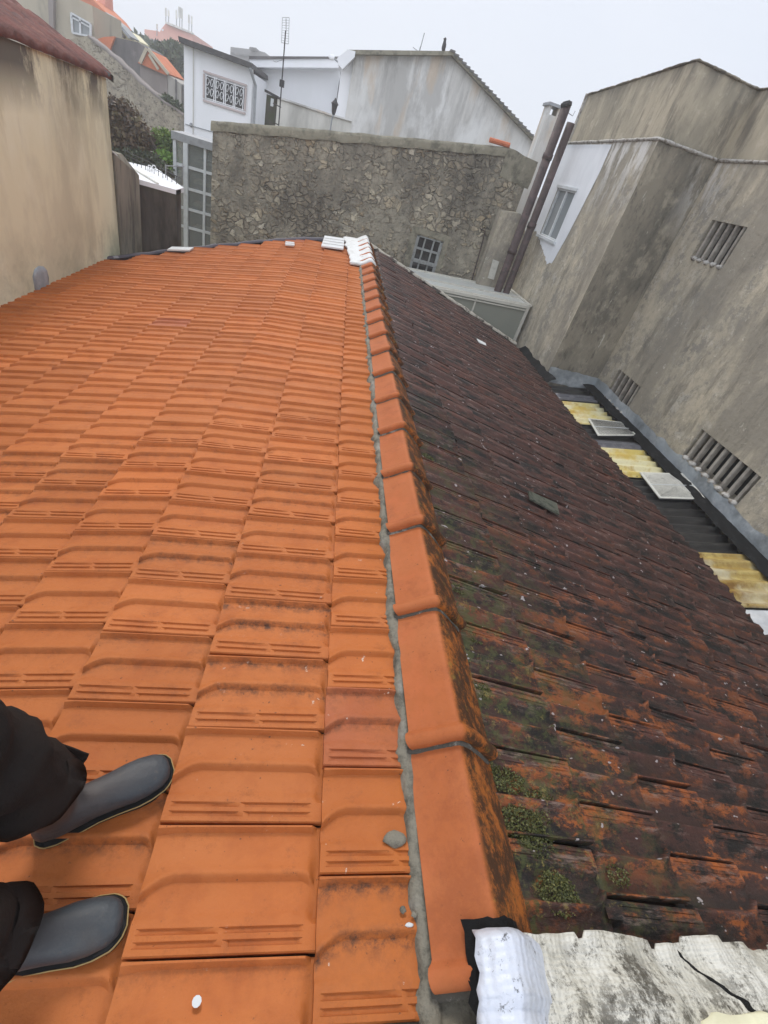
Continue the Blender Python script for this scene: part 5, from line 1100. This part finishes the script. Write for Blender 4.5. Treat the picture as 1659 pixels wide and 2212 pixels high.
bl = [ellip(x, y, rx, ry, 50, 1) for x, y, rx, ry in [(300, 86, 6, 7), (330, 100, 10, 6), (304, 96, 6, 6)]]
leaves('crown', bl, 500, .45, m_leaf_tree, t, .1, 9); stems('trunk', (bl[0][0][0], 50.5, GZ), [b[0] for b in bl], .2, m_bark, t)

# rising ground on the left behind the yard
P = [[(x, y, GZ + .02 + max(0, min(1, (y - 14) / 40)) * 4.3 + max(0, min(1, (y - 55) / 60)) * 3 + .3 * mnoise.noise(Vector((x * .1, y * .1, 0)))) for x in np.linspace(-120, 120, 40)] for y in np.linspace(13, 145, 60)]
h = rough_grid('hillside', P, m_earth); tag(h, kind='structure')

# ------------------------------------------------------------------ the person standing on the orange slope
person = thing('person', 'person in black trousers and grey rubber boots standing on the orange tiles at left', 'person', (-.40, .32, -.10))
def skinmesh(name, verts, edges, m, parent, sub=2, voxel=None):
    """verts: (x, y, z, r)"""
    me = bpy.data.meshes.new(name); me.from_pydata([v[:3] for v in verts], edges, []); me.update()
    o = link(name, me, m, parent); sk = o.modifiers.new('skin', 'SKIN'); sk.use_smooth_shade = True; o.data.materials[0] = m
    if not me.skin_vertices:
        bpy.context.view_layer.objects.active = o
    for i, v in enumerate(verts):
        r = v[3] if isinstance(v[3], (tuple, list)) else (v[3], v[3]); me.skin_vertices[0].data[i].radius = r
    me.skin_vertices[0].data[0].use_root = True
    s = o.modifiers.new('sub', 'SUBSURF'); s.levels = s.render_levels = sub
    return o
B1, B2 = Vector((-.375, .440, -.105)), Vector((-.40, .205, -.110))       # ankle centres on the roof
D1, D2 = Vector((.86, .51, .13)).normalized(), Vector((.965, .25, .13)).normalized()
PEL = (-.66, .10, .74)
def skeleton():
    v = [(*PEL, .12), (-.70, .10, .95, .115), (-.72, .11, 1.15, .125), (-.70, .11, 1.30, .07), (-.69, .11, 1.37, .05),
         (-.645, .115, 1.45, .075), (-.63, .115, 1.53, .085),
         (-.64, .22, .70, .085), (-.52, .37, .33, .055), (-.44, .43, .08, .042), (-.40, .43, -.04, .04), (-.30, .48, -.06, .03),
         (-.64, .0, .70, .085), (-.49, .16, .33, .055), (-.44, .20, .08, .042), (-.42, .20, -.04, .04), (-.32, .23, -.06, .03),
         (-.72, .29, 1.25, .05), (-.74, .36, 1.02, .04), (-.66, .38, .80, .03), (-.64, .38, .74, .03),
         (-.72, -.07, 1.25, .05), (-.68, -.16, 1.02, .04), (-.46, -.14, 1.02, .03), (-.40, -.13, 1.03, .028)]
    e = [(0, 1), (1, 2), (2, 3), (3, 4), (4, 5), (5, 6), (0, 7), (7, 8), (8, 9), (9, 10), (10, 11), (0, 12), (12, 13), (13, 14), (14, 15), (15, 16), (2, 17), (17, 18), (18, 19), (19, 20), (2, 21), (21, 22), (22, 23), (23, 24)]
    for hand, s_ in ((20, 1), (24, -1)):
        h0 = Vector(v[hand][:3]); d = (h0 - Vector(v[hand - 1][:3])).normalized(); side = Vector((0, 1, 0)).cross(d).normalized() if abs(d.y) < .5 else Vector((1, 0, 0))
        palm = h0 + d * .05; v.append((*palm, .024)); pi_ = len(v) - 1; e.append((hand, pi_))
        for k in range(4):
            o_ = side * (k - 1.5) * .019; L_ = [.07, .08, .075, .06][k]; a = palm + o_ + d * .02; b = a + d * L_ * .5 + Vector((0, s_ * .008, -.006)); c = b + d * L_ * .45 + Vector((0, s_ * .012, -.018))
            i0 = len(v); v += [(*a, .010), (*b, .009), (*c, .008)]; e += [(pi_, i0), (i0, i0 + 1), (i0 + 1, i0 + 2)]
        a = h0 + d * .025 + side * .035; b = a + d * .035 + side * .012; i0 = len(v); v += [(*a, .011), (*b, .009)]; e += [(hand, i0), (i0, i0 + 1)]
    return v, e
v, e = skeleton(); skinmesh('body', v, e, m_skin, person, 2)
# face features, hair
lump('nose', (-.545, .115, 1.50), (.014, .012, .02), m_skin, person, 1, amp=.1); 
for s_ in (-1, 1):
    lump('eye', (-.556, .115 + s_ * .03, 1.53), (.010, .012, .009), m_iron, person, 2, amp=0); lump('ear', (-.635, .115 + s_ * .088, 1.52), (.018, .010, .03), m_skin, person, 3, amp=.1)
lump('mouth', (-.552, .115, 1.455), (.008, .024, .007), mat('lips', (.35, .12, .10), .5), person, 4, amp=0)
lump('hair', (-.655, .115, 1.575), (.092, .094, .075), m_hair, person, 5, amp=.15, sub=3)
skinmesh('jacket', [(-.69, .10, .86, .145), (-.71, .105, 1.02, .145), (-.72, .11, 1.18, .15), (-.71, .11, 1.31, .085), (-.725, .30, 1.24, .075), (-.745, .375, 1.02, .06), (-.67, .39, .85, .05), (-.725, -.08, 1.24, .075), (-.68, -.17, 1.02, .062), (-.52, -.155, 1.015, .05)],
         [(0, 1), (1, 2), (2, 3), (2, 4), (4, 5), (5, 6), (2, 7), (7, 8), (8, 9)], m_jacket, person)
# trousers: two wide crumpled legs
def limb(name, pts, rads, m, parent, n=40, seg=46, amp=.012, freq=9, squash=1.0, closed=True):
    pts = [Vector(p) for p in pts]; L_ = [0]
    for a, b in zip(pts[:-1], pts[1:]): L_.append(L_[-1] + (b - a).length)
    rows = []
    for i in range(seg + 1):
        s_ = L_[-1] * i / seg; k = max(j for j in range(len(L_)) if L_[j] <= s_ + 1e-9); k = min(k, len(pts) - 2); t = (s_ - L_[k]) / (L_[k + 1] - L_[k]); ts = t * t * (3 - 2 * t)
        c = pts[k].lerp(pts[k + 1], t); r = rads[k] + (rads[k + 1] - rads[k]) * ts; d = (pts[k + 1] - pts[k]).normalized()
        if t < .5 and k > 0: d = (d * (t + .5) + (pts[k] - pts[k - 1]).normalized() * (.5 - t)).normalized()
        if t > .5 and k < len(pts) - 2: d = (d * (1.5 - t) + (pts[k + 2] - pts[k + 1]).normalized() * (t - .5)).normalized()
        a = d.cross(Vector((0, 1, .2))).normalized(); b = a.cross(d); row = []
        for q in range(n):
            th = 2 * math.pi * q / n; p = c + (a * math.cos(th) + b * math.sin(th) * squash) * r
            nz = mnoise.noise(Vector((p.x * freq, p.y * freq, p.z * freq * 1.6))) + .5 * mnoise.noise(p * freq * 2.7); p += (p - c).normalized() * amp * nz * 1.6; row.append(tuple(p))
        rows.append(row)
    vs = [p for r in rows for p in r]; fs = [(i * n + q, i * n + (q + 1) % n, (i + 1) * n + (q + 1) % n, (i + 1) * n + q) for i in range(seg) for q in range(n)]
    if closed: fs.append(tuple(range(n)))
    # turned-in hem
    b0 = len(vs); last = rows[-1]; cc = sum((Vector(p) for p in last), Vector()) / n
    vs += [tuple(cc + (Vector(p) - cc) * .86 + (pts[-2] - pts[-1]).normalized() * .05) for p in last]
    fs += [(seg * n + q, seg * n + (q + 1) % n, b0 + (q + 1) % n, b0 + q) for q in range(n)]
    me = bpy.data.meshes.new(name); me.from_pydata(vs, [], fs); me.update(); return me
t1 = limb('t1', [(-.66, .17, .86), (-.62, .26, .62), (-.50, .385, .36), (-.425, .42, .15), (-.408, .428, .085)], [.14, .125, .098, .086, .076], None, None, amp=.013, squash=1.0)
t2 = limb('t2', [(-.66, .05, .86), (-.61, .04, .62), (-.49, .14, .36), (-.43, .185, .15), (-.395, .20, .03)], [.14, .125, .098, .09, .085], None, None, amp=.013)
bm = bmesh.new(); bm.from_mesh(t1); bm.from_mesh(t2); me = bpy.data.meshes.new('trousers'); bm.to_mesh(me); bm.free(); link('trousers', me, m_trouser, person, True)
P = [[(-.405 + .05 * u + .01 * math.sin(v_ * 3), .505 + .012 * v_, .085 + .05 * v_ - .04 * u) for v_ in np.linspace(-.5, .5, 5)] for u in np.linspace(-.2, 1, 6)]
rough_grid('cuff_strap', P, m_trouser, person, amp=.006, freq=20, thick=.004)
# rubber boots
def boot(B, D, label):
    Z = Vector((0, 0, 1)); X = (D - Z * D.z * 0).normalized(); Yv = Z.cross(X).normalized(); Z2 = X.cross(Yv)
    def W(f, s, h): return B + X * f + Yv * s + Z2 * h
    # sections along the foot: (forward, half width, height, lift)
    sec = [(-.066, .018, .045, .012), (-.055, .030, .075, .005), (-.03, .036, .095, .002), (.01, .037, .10, 0), (.05, .036, .092, 0), (.09, .040, .078, 0), (.13, .046, .066, 0), (.16, .046, .058, .001), (.19, .041, .048, .004), (.208, .030, .036, .009), (.216, .014, .022, .014)]
    n = 28; vs = []; 
    for f, w_, hh, lf in sec:
        for q in range(n):
            th = 2 * math.pi * q / n; c, s_ = math.cos(th), math.sin(th); y = w_ * math.copysign(abs(c) ** .8, c); z = lf + hh / 2 + hh / 2 * math.copysign(abs(s_) ** (.75 if s_ < 0 else 1.0), s_)
            nzv = .0022 * mnoise.noise(Vector((f * 38, y * 22, z * 30 + B.y * 50))) + .0016 * math.sin(f * 210 + y * 40) * max(0, 1 - abs(f - .045) / .045) * (s_ > 0)
            vs.append(W(f, y * (1 + nzv * 10), z + nzv))
    fs = [(i * n + q, i * n + (q + 1) % n, (i + 1) * n + (q + 1) % n, (i + 1) * n + q) for i in range(len(sec) - 1) for q in range(n)] + [tuple(range(n)), tuple(range((len(sec) - 1) * n, len(sec) * n))]
    mb = MB().add(vs, fs)
    sh = [(-.012, .046, .030), (-.012, .044, .08), (-.018, .044, .12), (-.024, .050, .17), (-.028, .056, .24), (-.032, .058, .30)]
    vs = []
    for f, r, h in sh:
        for q in range(n):
            th = 2 * math.pi * q / n; vs.append(W(f + math.cos(th) * r * 1.08 - .06 * (h > .12) * (h - .12), math.sin(th) * r * .84, h))
    fs = [(i * n + q, i * n + (q + 1) % n, (i + 1) * n + (q + 1) % n, (i + 1) * n + q) for i in range(len(sh) - 1) for q in range(n)] + [tuple(range(n)), tuple(range((len(sh) - 1) * n, len(sh) * n))]
    mb.add(vs, fs)
    o = mb.build('rubber_boot', m_boot, person, True)
    q = o.modifiers.new('r', 'REMESH'); q.mode = 'VOXEL'; q.voxel_size = .0035; q.use_smooth_shade = True
    q = o.modifiers.new('s', 'SMOOTH'); q.factor = .7; q.iterations = 6
    # sole and trim follow the outline
    out = []
    N_ = 60
    fw = [s_[0] for s_ in sec]; hw_ = [s_[1] for s_ in sec]
    fr_ = np.linspace(-.066, .2165, 40); up_ = np.interp(fr_, fw, hw_)
    up_ = np.sqrt(np.maximum(0, up_ ** 2)); outline = [(f, w_) for f, w_ in zip(fr_, up_)] + [(f, -w_) for f, w_ in zip(fr_[::-1], up_[::-1])]
    lift = lambda f: float(np.interp(f, [-.07, -.05, .15, .19, .217], [.006, 0, 0, .003, .011]))
    mbs = MB(); k = len(outline)
    def ring(sc, h): return [W(f + (f - .07) * (sc - 1) * .35, s_ * sc, h + lift(f)) for f, s_ in outline]
    r0, r1, r2 = ring(1.06, -.014), ring(1.10, .004), ring(1.07, .008)
    mbs.add(r0 + r1 + r2, [(i, (i + 1) % k, k + (i + 1) % k, k + i) for i in range(k)] + [(k + i, k + (i + 1) % k, 2 * k + (i + 1) % k, 2 * k + i) for i in range(k)] + [tuple(range(k)), tuple(range(2 * k, 3 * k))])
    mbs.build('sole', m_sole, o)
    r0, r1, r2 = ring(1.10, .004), ring(1.14, .0062), ring(1.10, .0085)
    MB().add(r0 + r1 + r2, [(i, (i + 1) % k, k + (i + 1) % k, k + i) for i in range(k)] + [(k + i, k + (i + 1) % k, 2 * k + (i + 1) % k, 2 * k + i) for i in range(k)]).build('sole_trim', m_trim, o)
    # moulded ridge over the instep
    MB().tube([W(.03, -.034, .060), W(.07, -.030, .063), (W(.11, -.024, .058)), W(.135, -.012, .055)], [.002, .0025, .002, .001], 6).build('instep_seam', m_sole, o)
    return o
boot(B1, D1, ''); boot(B2, D2, '')

# ------------------------------------------------------------------ the misty air
hz = MB().box((-135, -65, GZ - 1.2), (135, 155, 16)).build('haze', mat('x_tmp', (1, 1, 1)))
hm = bpy.data.materials.new('haze_air'); hm.use_nodes = True; N = hm.node_tree.nodes; N.remove(N['Principled BSDF'])
pv = N.new('ShaderNodeVolumePrincipled'); pv.inputs['Color'].default_value = (.96, .98, 1, 1); pv.inputs['Density'].default_value = .0048; pv.inputs['Anisotropy'].default_value = .2
hm.node_tree.links.new(pv.outputs[0], N['Material Output'].inputs['Volume'])
hz.data.materials.clear(); hz.data.materials.append(hm); tag(hz, kind='stuff')
